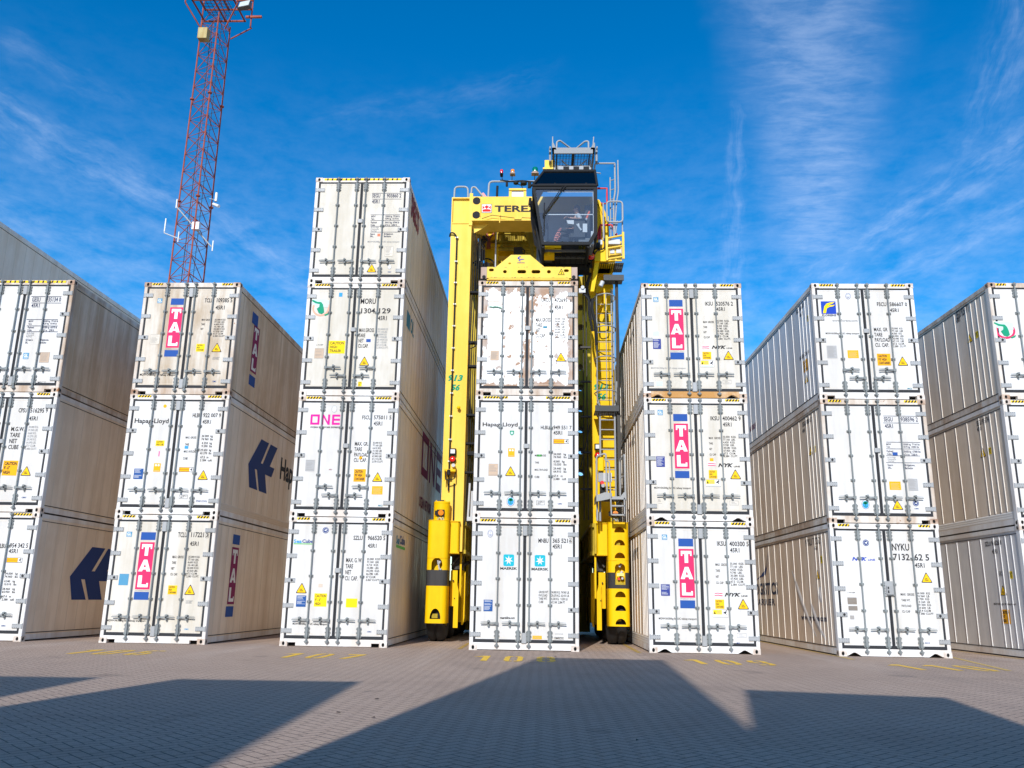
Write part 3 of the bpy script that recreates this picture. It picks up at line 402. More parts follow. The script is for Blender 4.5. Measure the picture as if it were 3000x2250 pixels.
LINES = 'KEEP CLEAR\nOF DOORS WHEN\nIN OPERATION'
def decal(root, art, it):
    """one mark: text goes to the shared lettering, stickers and logos become parts"""
    side = it[-1] if it[-1] in ('L', 'R') else None
    if side: it = it[:-1]
    k = it[0]; a, b, c, d = (q / 1000 for q in it[1:5]); w, h = c - a, d - b
    F = face(side, a, c)
    A = Art()
    if k == 't':
        txt, col, st = it[5:8]
        if st == 'one': A.one(0, 0, w, h, col)
        else: A.text(txt, 0, 0, w, h, col, st)
        A.mb.v = [(p[0], p[1] + b, p[2]) for p in A.mb.v]
        A.build('logo_lettering' if (st in ('one', 'i', 'b') and h > .03) else 'lettering', root, F)
        return
    name = 'sticker'; x = it[5:]
    if k == 'r':
        col = x[0]; A.rect(0, 0, w, h, col)
        name = 'ruled_line' if (col == 'n' and h < .05) else 'colour_patch'
    elif k == 'tri':
        name = 'warning_triangle'
        def T(s_, n, col):
            cx, cy = w / 2, h * .36; q = [(0, 0), (w, 0), (w / 2, h)]; P = []
            for i in range(3):
                p0, p1, p2 = Vector(q[i - 1]), Vector(q[i]), Vector(q[(i + 1) % 3])
                for e in (p1 + (p0 - p1) * .1, p1 + ((p0 - p1) + (p2 - p1)) * .025, p1 + (p2 - p1) * .1): P.append((cx + (e.x - cx) * s_, cy + (e.y - cy) * s_))
            A.poly(P, col, n)
        T(1.06, 0, 'k'); T(.86, 1, 'yo'); A.text('SUPER\nFREEZER', w * .33, h * .17, w * .67, h * .42, 'k', 'n', 2)
    elif k == 'gl':
        name = 'class_sticker'; A.rect(0, 0, w, h, 'gb'); A.text('GL', w * .1, h * .3, w * .9, h * .85, 'w', 'b', 1); A.rect(w * .12, h * .12, w * .88, h * .2, 'w', 1)
    elif k == 'plate':
        name = 'data_plate'; col = x[0]; A.rect(0, 0, w, h, col); ink = 'w' if col in ('blue', 'navy') else ('k' if col != 'grey' else 'k')
        y = h * .93; rr = random.Random(int(a * 977 + b * 331)); i = 0
        while y > h * .1:
            q = h * (.035 if i > 2 else .05)
            if rr.random() > .16:
                A.rect(w * .08, y - q * .55, w * rr.uniform(.55, .93), y, ink if col in ('blue', 'navy') else 'tp', 1)
            y -= q * 1.7; i += 1
        A.frame(0, 0, w, h, w * .02, 'tp' if col not in ('blue', 'navy') else col, 1)
    elif k == 'sign':
        name = 'caution_sticker'; txt, col = x; A.rect(0, 0, w, h, col)
        if txt: A.text(txt, w * .08, h * .1, w * .92, h * .92, 'k', 'b' if col == 'or' else 'n', 1)
        else:
            for i in range(5): A.rect(w * .12, h * (.14 + .15 * i), w * (.88 - .1 * (i % 2)), h * (.165 + .15 * i), 'yo' if col == 'ye' else 'ta', 1)
    elif k == 'strip':
        name = 'fall_hazard_sticker'; A.rect(0, 0, w, h, 'w'); A.rect(0, 0, w * .72, h, 'or', 1); A.rect(0, h * .46, w * .72, h * .52, 'k', 2); A.frame(0, 0, w, h, .006, 'k', 2)
        A.disc(w * .9, h * .8, h * .09, h * .09, 'k', 2); A.poly([(w * .76, h * .5), (w * .86, h * .72), (w * .95, h * .6), (w * .88, h * .5), (w * .94, h * .25), (w * .9, h * .2), (w * .82, h * .45)], 'k', 2)
    elif k == 'fall':
        name = 'fall_hazard_sticker'; A.rect(0, 0, w, h, 'w'); A.frame(0, 0, w, h, .006, 'g', 1); A.rect(w * .04, h * .36, w * .6, h * .94, 'ye', 1)
        A.poly([(w * .07, h * .42), (w * .2, h * .42), (w * .135, h * .84)], 'k', 2)
        for i in range(3): A.rect(w * .26, h * (.45 + .15 * i), w * .56, h * (.5 + .15 * i), 'tp', 2)
        A.disc(w * .88, h * .86, h * .08, h * .08, 'k', 1); A.poly([(w * .66, h * .55), (w * .8, h * .78), (w * .93, h * .72), (w * .84, h * .55), (w * .92, h * .4), (w * .87, h * .36), (w * .78, h * .5)], 'k', 1); A.rect(w * .08, h * .12, w * .9, h * .22, 'pt', 1)
    elif k == 'dots':
        name = 'caution_sticker'; A.rect(0, 0, w, h, 'or'); A.disc(w * .3, h * .77, w * .15, w * .15, 'w', 1); A.disc(w * .7, h * .77, w * .15, w * .15, 'w', 1); A.rect(w * .1, h * .1, w * .9, h * .13, 'ta', 1)
    elif k == 'box':
        name = 'framed_label'; A.frame(0, 0, w, h, max(.006, .004), 'k' if x[0] else 'g', 0)
        if x[0]: A.text(x[0], w * .15, h * .17, w * .85, h * .83, 'k', 'n', 0)
        else: A.rect(w * .2, h * .3, w * .8, h * .36, 'g', 0); A.rect(w * .2, h * .6, w * .6, h * .66, 'g', 0)
    elif k == 'tal':
        name = 'logo_panel'; A.rect(0, 0, w, h, 'rd')
        if side is None: A.mats[0] = 'rd'
        else: A.mats[0] = 'pu'
        m = w * .14; q = h / 3
        def L(y0): return (m, y0 + q * .13, w - m, y0 + q * .88)
        x0, y0, x1, y1 = L(2 * q); A.rect(x0, y1 - (y1 - y0) * .26, x1, y1, 'w', 1); A.rect(w * .38, y0, w * .62, y1 - (y1 - y0) * .26, 'w', 1); A.rect(x0, y1 - (y1 - y0) * .42, x0 + w * .1, y1 - (y1 - y0) * .26, 'w', 1); A.rect(x1 - w * .1, y1 - (y1 - y0) * .42, x1, y1 - (y1 - y0) * .26, 'w', 1)
        x0, y0, x1, y1 = L(q); x0 -= w * .06; x1 += w * .06
        A.poly([(x0, y0), (x0 + w * .27, y0), (x0 + w * .31, y0 + q * .12), (x1 - w * .31, y0 + q * .12), (x1 - w * .27, y0), (x1, y0), (w * .62, y1), (w * .38, y1)], 'w', 1)
        A.poly([(w * .42, y0 + q * .27), (w * .58, y0 + q * .27), (w * .5, y0 + q * .5)], A.mats[0], 2)
        x0, y0, x1, y1 = L(0); A.rect(x0, y0, x0 + w * .26, y1, 'w', 1); A.rect(x0 + w * .26, y0, x1, y0 + (y1 - y0) * .24, 'w', 1); A.rect(x1 - w * .12, y0 + (y1 - y0) * .24, x1, y0 + (y1 - y0) * .36, 'w', 1)
    elif k == 'hapag':
        name = 'carrier_emblem'
        A.poly([(0, h * .42), (w * .40, h), (w * .71, h), (w * .46, h * .54), (w * .53, h * .54), (w * .78, h), (w * 1.08, h), (w * .82, h * .56), (w * 1.02, h * .56), (w * .92, h * .36), (w * .66, h * .36), (w * .78, 0), (w * .47, 0), (w * .33, h * .38), (w * .25, h * .38), (w * .41, 0), (w * .1, 0)], 'na')
    elif k in ('round', 'oval', 'anchor'):
        name = 'round_emblem'; col = x[0] if x else ('na' if k == 'anchor' else 'tp')
        if k == 'round':
            A.disc(w / 2, h / 2, w / 2, h / 2, col)
            if col == 'na': A.ring(w / 2, h / 2, w * .4, h * .4, w * .04, 'w', 1); A.poly([(w * .25, h * .5), (w * .5, h * .62), (w * .75, h * .72), (w * .6, h * .45), (w * .68, h * .3), (w * .45, h * .42)], 'w', 1)
        else:
            A.disc(w / 2, h / 2, w / 2, h / 2, 'w'); A.ring(w / 2, h / 2, w / 2, h / 2, w * .06, col, 1); A.ring(w / 2, h / 2, w * .36, h * .36, w * .05, col, 1); A.rect(w * .47, h * .25, w * .53, h * .75, col, 1)
            if k == 'anchor': A.ring(w / 2, h * .45, w * .2, h * .2, w * .06, col, 1, 12, 180, 360)
    elif k == 'tree':
        name = 'tree_emblem'; A.disc(w / 2, h / 2, w / 2, h / 2, 'w'); A.ring(w / 2, h / 2, w / 2, h / 2, w * .04, 'na', 1); A.disc(w / 2, h * .48, w * .4, h * .4, 'lb', 1)
        for p, q in ((.5, .72), (.34, .64), (.66, .64), (.5, .6)): A.disc(w * p, h * q, w * .15, h * .11, 'green', 2)
        A.poly([(w * .46, h * .3), (w * .54, h * .3), (w * .52, h * .58), (w * .48, h * .58)], 'green', 2); A.rect(w * .25, h * .28, w * .75, h * .32, 'green', 2)
    elif k == 'shield':
        name = 'shield_emblem'; A.poly([(0, h), (w, h), (w, h * .35), (w * .75, h * .08), (w * .5, 0), (w * .25, h * .08), (0, h * .35)], 'green'); A.disc(w / 2, h * .5, w * .3, h * .28, 'pt', 1)
    elif k == 'mol':
        name = 'round_emblem'; A.ring(w * .52, h * .45, w * .46, h * .48, w * .1, 'peach' if a < .2 and b > 2 and root.location.x < 0 else 'rd'); A.poly([(w * .0, h * .72), (w * .08, h * .98), (w * .72, h * .96), (w * .92, h * .88), (w * .9, h * .5), (w * .35, h * .5)], 'pt', 1)
        A.poly([(w * .02, h * .86), (w * .05, h * .94), (w * .3, h * .82), (w * .52, h * .8), (w * .62, h * .66), (w * .68, h * .4), (w * .7, h * .2), (w * .58, h * .1), (w * .42, h * .16), (w * .3, h * .42), (w * .42, h * .5), (w * .44, h * .68), (w * .22, h * .72)], 'green', 2)
        A.poly([(w * .7, h * .06), (w * .98, h * .2), (w * .94, h * .08), (w * .78, h * .0)], 'green', 2)
    elif k == 'flag':
        name = 'flag_emblem'; A.poly([(w * .0, h), (w * .05, h), (w * .12, 0), (w * .08, 0)], 'g'); A.poly([(w * .06, h * .9), (w * .35, h * .82), (w * .65, h * .88), (w, h * .76), (w, h * .68), (w * .65, h * .8), (w * .35, h * .74), (w * .07, h * .82)], 'ta', 1)
        A.ring(w * .5, h * .5, w * .13, h * .19, w * .025, 'tp', 1)
        for q, c_ in ((.14, 'green'), (.04, 'k')): A.poly([(w * .13, h * (.14 + q)), (w * .4, h * (.06 + q)), (w * .7, h * (.1 + q)), (w, h * (-.04 + q)), (w, h * (.03 + q)), (w * .7, h * (.17 + q)), (w * .4, h * (.13 + q)), (w * .13, h * (.2 + q))], c_, 1)
    elif k == 'nykflag':
        name = 'flag_emblem'; A.poly([(0, h * .95), (w * .5, h), (w, h * .9), (w, 0), (w * .5, h * .1), (w * .1, h * .02)], 'w'); 
        for q in (.62, .28): A.poly([(w * .06, h * q), (w * .5, h * (q + .05)), (w, h * (q - .05)), (w, h * (q - .2)), (w * .5, h * (q - .1)), (w * .08, h * (q - .15))], 'rd', 1)
    elif k == 'star':
        name = 'star_logo'; P = []
        for (cx, cy, a0) in ((.88, .88, 0), (.12, .88, 90), (.12, .12, 180), (.88, .12, 270)):
            for i in range(4): t_ = math.radians(a0 + 30 * i); P.append((w * (cx + .12 * math.cos(t_)), h * (cy + .12 * math.sin(t_))))
        A.poly(P, 'star'); P = []
        for i in range(14):
            t_ = math.radians(90 + i * 360 / 14); r_ = .43 if i % 2 == 0 else .15; P.append((w * (.5 + r_ * math.cos(t_)), h * (.5 + r_ * math.sin(t_))))
        A.poly(P, 'w', 1)
    elif k == 'florens':
        name = 'logo_panel'; A.rect(0, 0, w, h, 'rb')
        A.poly([(w * .1, h * .06), (w * .3, h * .06), (w * .38, h * .45), (w * .55, h * .72), (w * .75, h * .8), (w * .95, h * .95), (w * .6, h * .9), (w * .38, h * .82), (w * .22, h * .6)], 'ye', 1)
        A.poly([(w * .36, h * .42), (w * .55, h * .55), (w * .8, h * .6), (w * .95, h * .72), (w * .6, h * .68), (w * .4, h * .56)], 'ye', 2)
    elif k == 'wing':
        name = 'wing_logo'
        for q, s_ in ((0, 1.0), (.16, .8), (.34, .55)):
            A.poly([(w * (.35 + q * .4), h * .1), (w * (.55 + q * .5), h * (.15 + .1 * q)), (w * (1 - q * .1), h * (.25 + .75 * s_)), (w * (1 - q * .1 - .05), h * (.12 + .75 * s_)), (w * (.62 + .2 * q), h * .3), (w * (.45 + .2 * q), h * .22)], 'na', q * 3)
        A.poly([(0, h * .0), (w * .35, h * .1), (w * .55, h * .2), (w * .3, h * .14)], 'na')
    A.mb.v = [(p[0], p[1] + b, p[2]) for p in A.mb.v]
    A.build(name, root, F)

# ------------------------------------------------------------------ reefer containers
_mc = {}
def cached(key, fn):
    if key not in _mc: _mc[key] = fn()
    return _mc[key]

def m_frame(sill, mats):
    mb = MB()
    for x0, x1 in ((.004, .088), (CW - .088, CW - .004)):
        mb.bbox(x0, .006, .118, x1, .15, CH - .118, .012)
        mb.box(x0, CL - .15, .118, x1, CL - .006, CH - .118)
        mb.box(x0 + .004, .178, CH - .11, x1 - .02, CL - .178, CH - .01)          # top rails
        mb.box(x0 + .01, .178, .03, x1 - .02, CL - .178, .15)                      # bottom rails
    mb.box(.178, .012, 2.772, CW - .178, .12, CH - .008)                            # header
    mb.box(.09, .0125, 2.772, .178, .11, CH - .12); mb.box(CW - .178, .0125, 2.772, CW - .09, .11, CH - .12)
    if sill == 'notch':
        pts = [(.178, .10), (.178, .085), (.36, .085), (.36, .012), (CW - .36, .012), (CW - .36, .085), (CW - .178, .085), (CW - .178, .165), (.178, .165)]
    elif sill == 'chamfer':
        pts = [(.178, .02), (.2, .02), (.32, .085), (.37, .085), (.49, .012), (CW - .49, .012), (CW - .37, .085), (CW - .32, .085), (CW - .2, .02), (CW - .178, .02), (CW - .178, .165), (.178, .165)]
    else:
        pts = [(.178, .018), (CW - .178, .018), (CW - .178, .165), (.178, .165)]
    mb.prism(pts, 1, .012, .10, 2 if len(mats) > 2 else 0)
    mb.box(.09, .0125, .12, .178, .1, .165); mb.box(CW - .178, .0125, .12, CW - .09, .1, .165)
    mb.box(.09, CL - .1, .02, CW - .09, CL - .01, .16); mb.box(.09, CL - .1, 2.77, CW - .09, CL - .01, CH - .01)
    mb.box(.178, .11, .02, CW - .178, .14, .08, 1)
    return mb.mesh('frame', mats)

def m_body(style, corr):
    mb = MB()
    x0, x1 = .025, CW - .025
    mb.box(x0, .15, .15, x1, CL - .1, CH - .03)
    step = .61 if style in ('ridge', 'silver') else .46
    pr = .012 if style in ('ridge', 'silver') else .0035
    y = .42
    ys_ = []
    while y < CL - .3: ys_.append(y); y += step if y > 1.1 else (.26 if style in ('ridge', 'silver') else step)
    for y in ys_:
        for xa, xb in ((x0 - pr, x0), (x1, x1 + pr)):
            mb.box(xa, y, .34 if corr else .2, xb, y + .022, CH - .2, 1)
    for xa, xb in ((x0 - .008, x0), (x1, x1 + .008)):
        mb.box(xa, .16, CH - .185, xb, CL - .15, CH - .172, 2)
        if not corr: mb.box(xa, .16, .175, xb, CL - .15, .192, 2)
        else:
            for z in (.175, .225, .275): mb.prism([(xa if xa < 1 else xb, z), (xa if xa < 1 else xb, z + .03), (x0 if xa < 1 else x1, z + .045), (x0 if xa < 1 else x1, z - .015)], 1, .16, CL - .15, 1)
    return mb.mesh('body', [*SIDES[style], RUBBER])

def m_casting(sx, sy):
    """corner block 178 x 162 x 118 mm with its oval lifting holes"""
    mb = MB(); w, l, h = .178, .162, .118
    xs = (0, w) if sx > 0 else (CW - w, CW); y0, y1 = (0, l) if sy > 0 else (CL - l, CL)
    cx = (xs[0] + xs[1]) / 2; cz = h / 2
    n = 14; rx, rz = .032, .044
    # front plate with a real hole
    yf, yb = (y0, y0 + .028) if sy > 0 else (y1, y1 - .028)
    outer = []
    for i in range(n):
        a = 2 * math.pi * i / n; ca, sa = math.cos(a), math.sin(a); t = min((w / 2) / abs(ca) if abs(ca) > 1e-6 else 9, (h / 2) / abs(sa) if abs(sa) > 1e-6 else 9)
        outer.append((cx + ca * t, cz + sa * t))
    inner = [(cx + rx * math.cos(2 * math.pi * i / n), cz + rz * math.sin(2 * math.pi * i / n)) for i in range(n)]
    for yy in (yf,):
        mb.add([(p[0], yy, p[1]) for p in outer] + [(p[0], yy, p[1]) for p in inner], [(i, (i + 1) % n, n + (i + 1) % n, n + i) for i in range(n)])
    mb.add([(xs[0], yf, 0), (xs[1], yf, 0), (xs[1], yf, h), (xs[0], yf, h)] + [(outer[0][0], yf, outer[0][1])], [])
    # corners of the plate left by the fan
    for px, pz in ((xs[0], 0), (xs[1], 0), (xs[0], h), (xs[1], h)):
        c2 = sorted(outer, key=lambda p: (p[0] - px) ** 2 + (p[1] - pz) ** 2)[:2]
        mb.add([(px, yf, pz), (c2[0][0], yf, c2[0][1]), (c2[1][0], yf, c2[1][1])], [(0, 1, 2)])
    mb.add([(p[0], yf, p[1]) for p in inner] + [(p[0], yb, p[1]) for p in inner], [(i, (i + 1) % n, n + (i + 1) % n, n + i) for i in range(n)])
    mb.add([(p[0], yb, p[1]) for p in inner], [list(range(n))], 1)
    ya, yc = (y0, y1)
    mb.add([(xs[0], ya, 0), (xs[1], ya, 0), (xs[1], yc, 0), (xs[0], yc, 0), (xs[0], ya, h), (xs[1], ya, h), (xs[1], yc, h), (xs[0], yc, h)],
           [(3, 2, 1, 0), (4, 5, 6, 7), (1, 2, 6, 5), (3, 0, 4, 7), (2, 3, 7, 6) if sy > 0 else (0, 1, 5, 4)])
    xo = xs[0] - .001 if sx > 0 else xs[1] + .001
    yy = (y0 + y1) / 2
    mb.add([(xo, yy + .03 * math.cos(2 * math.pi * i / n), cz + .042 * math.sin(2 * math.pi * i / n)) for i in range(n)], [list(range(n))], 1)
    return mb

def m_gasket():
    mb = MB(); xa, xb = .086, CW - .086; za, zb = .166, 2.771; y0, y1 = .0165, .07
    mb.box(xa, y0, za, .132, y1, zb); mb.box(CW - .132, y0, za, xb, y1, zb); mb.box(.132, y0, za, CW - .132, y1, .236); mb.box(.132, y0, 2.728, CW - .132, y1, zb); mb.box(1.176, y0, .236, 1.242, y1, 2.728)
    mb.box(1.196, .006, .236, 1.2, .0165, 2.728, 0)
    return mb.mesh('door_gasket', [RUBBER])

HINGE_Z = (.337, .888, 1.448, 1.998, 2.547)
DOORX = ((.133, 1.175), (1.243, CW - .133))
RODX = ((.61, 1.082), (1.32, 1.79))
def m_panel(d, m):
    mb = MB(); a, b = DOORX[d]
    mb.bbox(a, .014, .237, b, .09, 2.727, .006)
    t = .012                                   # pressed edge line round the panel
    for q in ((a + .03, .27, a + .036, 2.69), (b - .036, .27, b - .03, 2.69)): mb.box(q[0], .011, q[1], q[2], .0145, q[3], 1)
    for z in (.267, 2.69): mb.box(a + .03, .0108, z, b - .03, .0143, z + .006, 1)
    return mb.mesh('door', [m, SIDES['beige'][1]])
def m_hinge(d, lock):
    mb = MB(); f = (lambda x: x) if d == 0 else (lambda x: CW - x)
    mb.box(f(.034), -.008, -.048, f(.25), .0135, .048)
    mb.cyl((f(.026), .004, -.058), (f(.026), .004, .058), .014, 8)
    for i in range(4):
        for z in (-.033, .033): mb.cyl((f(.09 + .045 * i), -.0125, z), (f(.09 + .045 * i), -.0075, z), .0065, 6, 1)
    if lock: mb.cyl((f(.175), -.022, 0), (f(.175), -.008, 0), .026, 10, 1)
    return mb.mesh('hinge', [GALV, RUBBER])
def m_rod(lowclip, hs):
    mb = MB()
    mb.cyl((0, -.028, .12), (0, -.028, 2.835), .0165, 10)
    for z0, z1 in ((.185, .43), (2.515, 2.73)):
        mb.box(-.045, -.012, z0, .045, .0135, z1); mb.box(-.026, -.05, z0 + .02, .026, -.012, z1 - .02)
        for q in range(3):
            for sx in (-.052, .052):
                zc = z0 + (z1 - z0) * (.15 + .35 * q); mb.box(sx - .008, -.016, zc - .016, sx + .008, .012, zc + .016); mb.cyl((sx * .7, -.02, zc), (sx * .7, -.011, zc), .006, 6, 1)
    for z in (2.12, 1.55, .98):
        mb.box(-.05, -.014, z - .024, .05, .0135, z + .024); mb.box(-.024, -.05, z - .02, .024, -.012, z + .02)
        for sx in (-.038, .038): mb.cyl((sx, -.02, z), (sx, -.013, z), .007, 6, 1)
    for z in (.105, 2.85):                                     # cam and keeper
        mb.box(-.035, -.03, z - .022, .035, .012, z + .022); mb.box(-.05, -.045, z - .006, .045, -.005, z + .012); mb.cyl((.0, -.05, z - .03), (0, -.05, z + .03), .014, 8)
        mb.box(-.022, -.052, z - .03, -.01, .01, z + .03); mb.box(.012, -.05, z - .028, .024, .01, z + .026)
    return mb.mesh('lock_rod', [RODM, RUBBER])
def m_handle(sg):
    mb = MB()
    mb.box(-.03, -.06, -.035, .03, -.012, .035)
    mb.prism([(0, -.012), (sg * .12, -.016), (sg * .2, -.006), (sg * .36, -.012), (sg * .36, .008), (sg * .2, .016), (sg * .12, .006), (0, .016)], 1, -.058, -.04)
    mb.prism([(sg * .03, .012), (sg * .14, .014), (sg * .22, .03), (sg * .36, .026), (sg * .36, .034), (sg * .21, .042), (sg * .12, .026), (sg * .03, .026)], 1, -.04, -.03)
    mb.box(sg * .16, -.035, -.05, sg * .215, .0135, .06); mb.cyl((sg * .187, -.07, .045), (sg * .187, -.01, .045), .026, 10); mb.cyl((sg * .187, -.064, -.04), (sg * .187, -.01, -.04), .022, 10)
    mb.cyl((sg * .187, -.075, .01), (sg * .187, -.03, .01), .016, 8, 1)
    return mb.mesh('handle', [RODM, RUBBER])
def m_hazard(w, dense):
    mb = MB(); h = .056
    mb.add([(0, 0, 0), (w, 0, 0), (w, 0, h), (0, 0, h)], [(0, 1, 2, 3)], 0)
    p = .07 if not dense else .12; x = -h
    while x < w:
        sk = .035 if not dense else .01; wd = p * .56 if not dense else p * .33
        q = [(x, 0), (x + wd, 0), (x + wd + sk, h), (x + sk, h)]
        q = [(min(max(a, 0), w), b) for a, b in q]
        if q[1][0] > q[0][0]: mb.add([(a, -.0015, b) for a, b in q], [(0, 1, 2, 3)], 1)
        x += p
    return mb.mesh('hazard_stripe', [INK['hz'], BLACK])

PAINTS = dict(white=(WHITE, FRW, CASTW), cream=(CREAM, FRW, CASTW), dirty=(DIRTY, FRD, RUSTC), rust=(FLAK, FRD, RUSTC), whiter=(WHITE, FRD, RUSTC), sill=(CREAM, FRW, RUSTC))
def container(x, y, z, label, paintk='white', sill='notch', side='beige', handles='A', tab='mid', corr=False, hazard=.33, marks=(), rz=0.0, group='white refrigerated containers stacked in the yard', lock=2, full=True):
    root = thing('refrigerated_container', label, 'shipping container', (x, y, z), rz, group)
    pm, fm, cm = PAINTS[paintk]
    ob('body', cached(('body', side, corr), lambda: m_body(side, corr)), root)
    ob('frame', cached(('frame', sill, paintk), lambda: m_frame(sill, [fm, HOLE] + ([FRO] if paintk == 'sill' else []))), root)
    for sx in (1, -1):
        for sy in (1, -1):
            me = cached(('cast', sx, sy, cm.name), lambda: m_casting(sx, sy).mesh('corner_casting', [cm, HOLE]))
            for zz_ in (0, CH - .118): ob('corner_casting', me, root, (0, 0, zz_))
    ob('door_gasket', cached('gasket', m_gasket), root)
    if hazard > .6: ob('hazard_stripe', cached(('hz', hazard, 1), lambda: m_hazard(CW - .44, True)), root, (.22, .0095, CH - .075))
    elif hazard > 0:
        me = cached(('hz', hazard), lambda: m_hazard(hazard, False))
        for xx in (.19, CW - .19 - hazard): ob('hazard_stripe', me, root, (xx, .0095, CH - .075))
    for d in (0, 1):
        do = ob('door', cached(('panel', d, pm.name), lambda: m_panel(d, pm)), root)
        if not full: continue
        for i, hz_ in enumerate(HINGE_Z):
            lk = i == lock
            ob('hinge', cached(('hinge', d, lk), lambda: m_hinge(d, lk)), do, (0, 0, hz_))
        for j in (0, 1):
            rx = RODX[d][j]
            ob('lock_rod', cached('rod', lambda: m_rod(None, None)), do, (rx, 0, 0))
            if handles == 'A': sg, hz_ = (-1 if d == 0 else 1), .575
            else:
                sg = (1, -1, 1, -1)[d * 2 + j]; hz_ = (.70, .50, .50, .70)[d * 2 + j]
            ob('handle', cached(('handle', sg), lambda: m_handle(sg)), do, (rx, 0, hz_))
    if full:
        def tabm():
            mb = MB(); mb.bbox(-.055, -.02, -.11, .06, .0135, .11, .015); return mb.mesh('door_keeper', [GALV])
        def tabs():
            mb = MB(); mb.bbox(-.06, -.02, -.05, .075, .0135, .05, .012)
            for q in (-.03, .03): mb.cyl((.05, -.026, q), (.05, -.019, q), .008, 6)
            return mb.mesh('door_keeper', [GALV])
        if tab == 'ends':
            for zz_ in (2.62, .27): ob('door_keeper', cached('tabm', tabm), root, (1.215, 0, zz_))
        elif tab == 'mid': ob('door_keeper', cached('tabs', tabs), root, (1.215, 0, 1.68))
        elif tab == 'lock':
            mb = MB()
            mb.box(1.09, -.025, 1.30, 1.34, .0135, 1.62); mb.bbox(1.13, -.07, 1.33, 1.29, -.025, 1.52, .015)
            for zz_ in (1.35, 1.4, 1.46, 1.52, 1.58):
                for xx in (1.105, 1.325): mb.cyl((xx, -.032, zz_), (xx, -.024, zz_), .008, 6, 1)
            mb.box(1.15, -.075, 1.36, 1.18, -.069, 1.42, 1); mb.box(1.15, -.075, 1.45, 1.18, -.069, 1.5, 1)
            build(mb, 'door_lock_plate', [GALV, RUBBER], root)
    for it in marks: decal(root, None, it)
    return root

SX = (-12.567, -8.412, -4.283, .0135, 4.008, 8.138, 12.315)
SY = (.011, .158, .184, 0.0, .143, .119, .04)
SPEC = {
    (0, 0): dict(label='white container with navy chevron emblem on its side, bottom left, cut by the frame', paintk='white', side='beige', sill='plain', tab='mid', hazard=.5),
    (0, 1): dict(label='white container with orange height sticker and bare beige side, middle of the leftmost stack', paintk='white', side='beige'),
    (0, 2): dict(label='grimy brown-sided container with full width hazard stripe, on top of the leftmost stack', paintk='whiter', side='tan', tab='ends', hazard=1.0, lock=3),
    (1, 0): dict(label='white container with faded pink logo panel and plain blue square, second from left, on paving', paintk='cream', side='beige', tab='ends', hazard=.3),
    (1, 1): dict(label='white container with navy emblem on its side between two containers with pink logo panels', paintk='white', side='beige', corr=True, tab='ends', lock=3),
    (1, 2): dict(label='rust streaked white container with pink logo panel, topmost below the red lattice mast', paintk='dirty', side='tan', tab='ends', hazard=.28),
    (2, 0): dict(label='white container with blue and green two-tone logo, bottom of the four-high stack', paintk='white', side='beige', hazard=.3),
    (2, 1): dict(label='white container with bold magenta logo lettering, second level of the four-high stack', paintk='white', side='beige', handles='B', hazard=.38),
    (2, 2): dict(label='white container with round reptile emblem and yellow trailer sticker in the four-high stack', paintk='cream', side='beige', handles='B', sill='plain', hazard=.38),
    (2, 3): dict(label='white container with bare left door at the very top of the four-high stack', paintk='cream', side='beige', hazard=1.0),
    (3, 0): dict(label='clean white container with two turquoise star logos standing between the yellow wheel guards', paintk='white', side='grey', sill='plain', tab='ends', hazard=.35, lock=1),
    (3, 1): dict(label='clean white container with green tree emblem, middle of the stack inside the yellow carrier', paintk='white', side='grey', sill='plain', hazard=.58),
    (3, 2): dict(label='flaking container with brown rust patches on both doors, under the yellow spreader', paintk='rust', side='beige', hazard=.3),
    (4, 0): dict(label='bright white container with red logo panel standing on the paving right of the carrier', paintk='white', side='ridge', sill='chamfer', corr=True, tab='ends', lock=1),
    (4, 1): dict(label='white container with red logo panel, middle level of the stack right of the carrier', paintk='cream', side='ridge', sill='chamfer', corr=True, tab='ends', lock=1),
    (4, 2): dict(label='white container with red logo panel and rusty bottom sill, topmost right of the carrier', paintk='sill', side='ridge', sill='chamfer', tab='ends', corr=True, lock=1),
    (5, 0): dict(label='dented container with navy wing logo on its side, bottom of second stack from right', paintk='white', side='ridge', sill='chamfer', tab='lock', hazard=.26, lock=1),
    (5, 1): dict(label='white container with lined data table and tree emblem, middle of second stack from right', paintk='whiter', side='ridge', hazard=.3),
    (5, 2): dict(label='white container with blue and yellow square logo and silver side, second stack from right', paintk='white', side='silver', handles='B', hazard=.34),
    (6, 0): dict(label='pale grey sided container with orange height sticker, bottom of the rightmost stack', paintk='cream', side='silver'),
    (6, 1): dict(label='beige container with ribbed lower side, middle of the rightmost stack', paintk='white', side='ridge', corr=True),
    (6, 2): dict(label='tan sided container with red ringed reptile emblem, topmost of the rightmost stack', paintk='whiter', side='ridge', hazard=.25),
}
for (s_, l_), sp in SPEC.items():
    container(SX[s_], SY[s_], l_ * CH, marks=DEC.get((s_, l_), ()), **sp)

# the taller stack past the left edge of the frame: only the top one shows its side
for l_ in range(4):
    container(-14.25 - CW, .05, l_ * CH, 'pale grey sided container on top of the tall stack at the far left edge' if l_ == 3 else 'white container hidden low in the tall stack past the left edge of the picture',
              side='beige', tab='ends', group='white refrigerated containers stacked in the yard' if l_ == 3 else 'containers of the tall stack past the left edge')

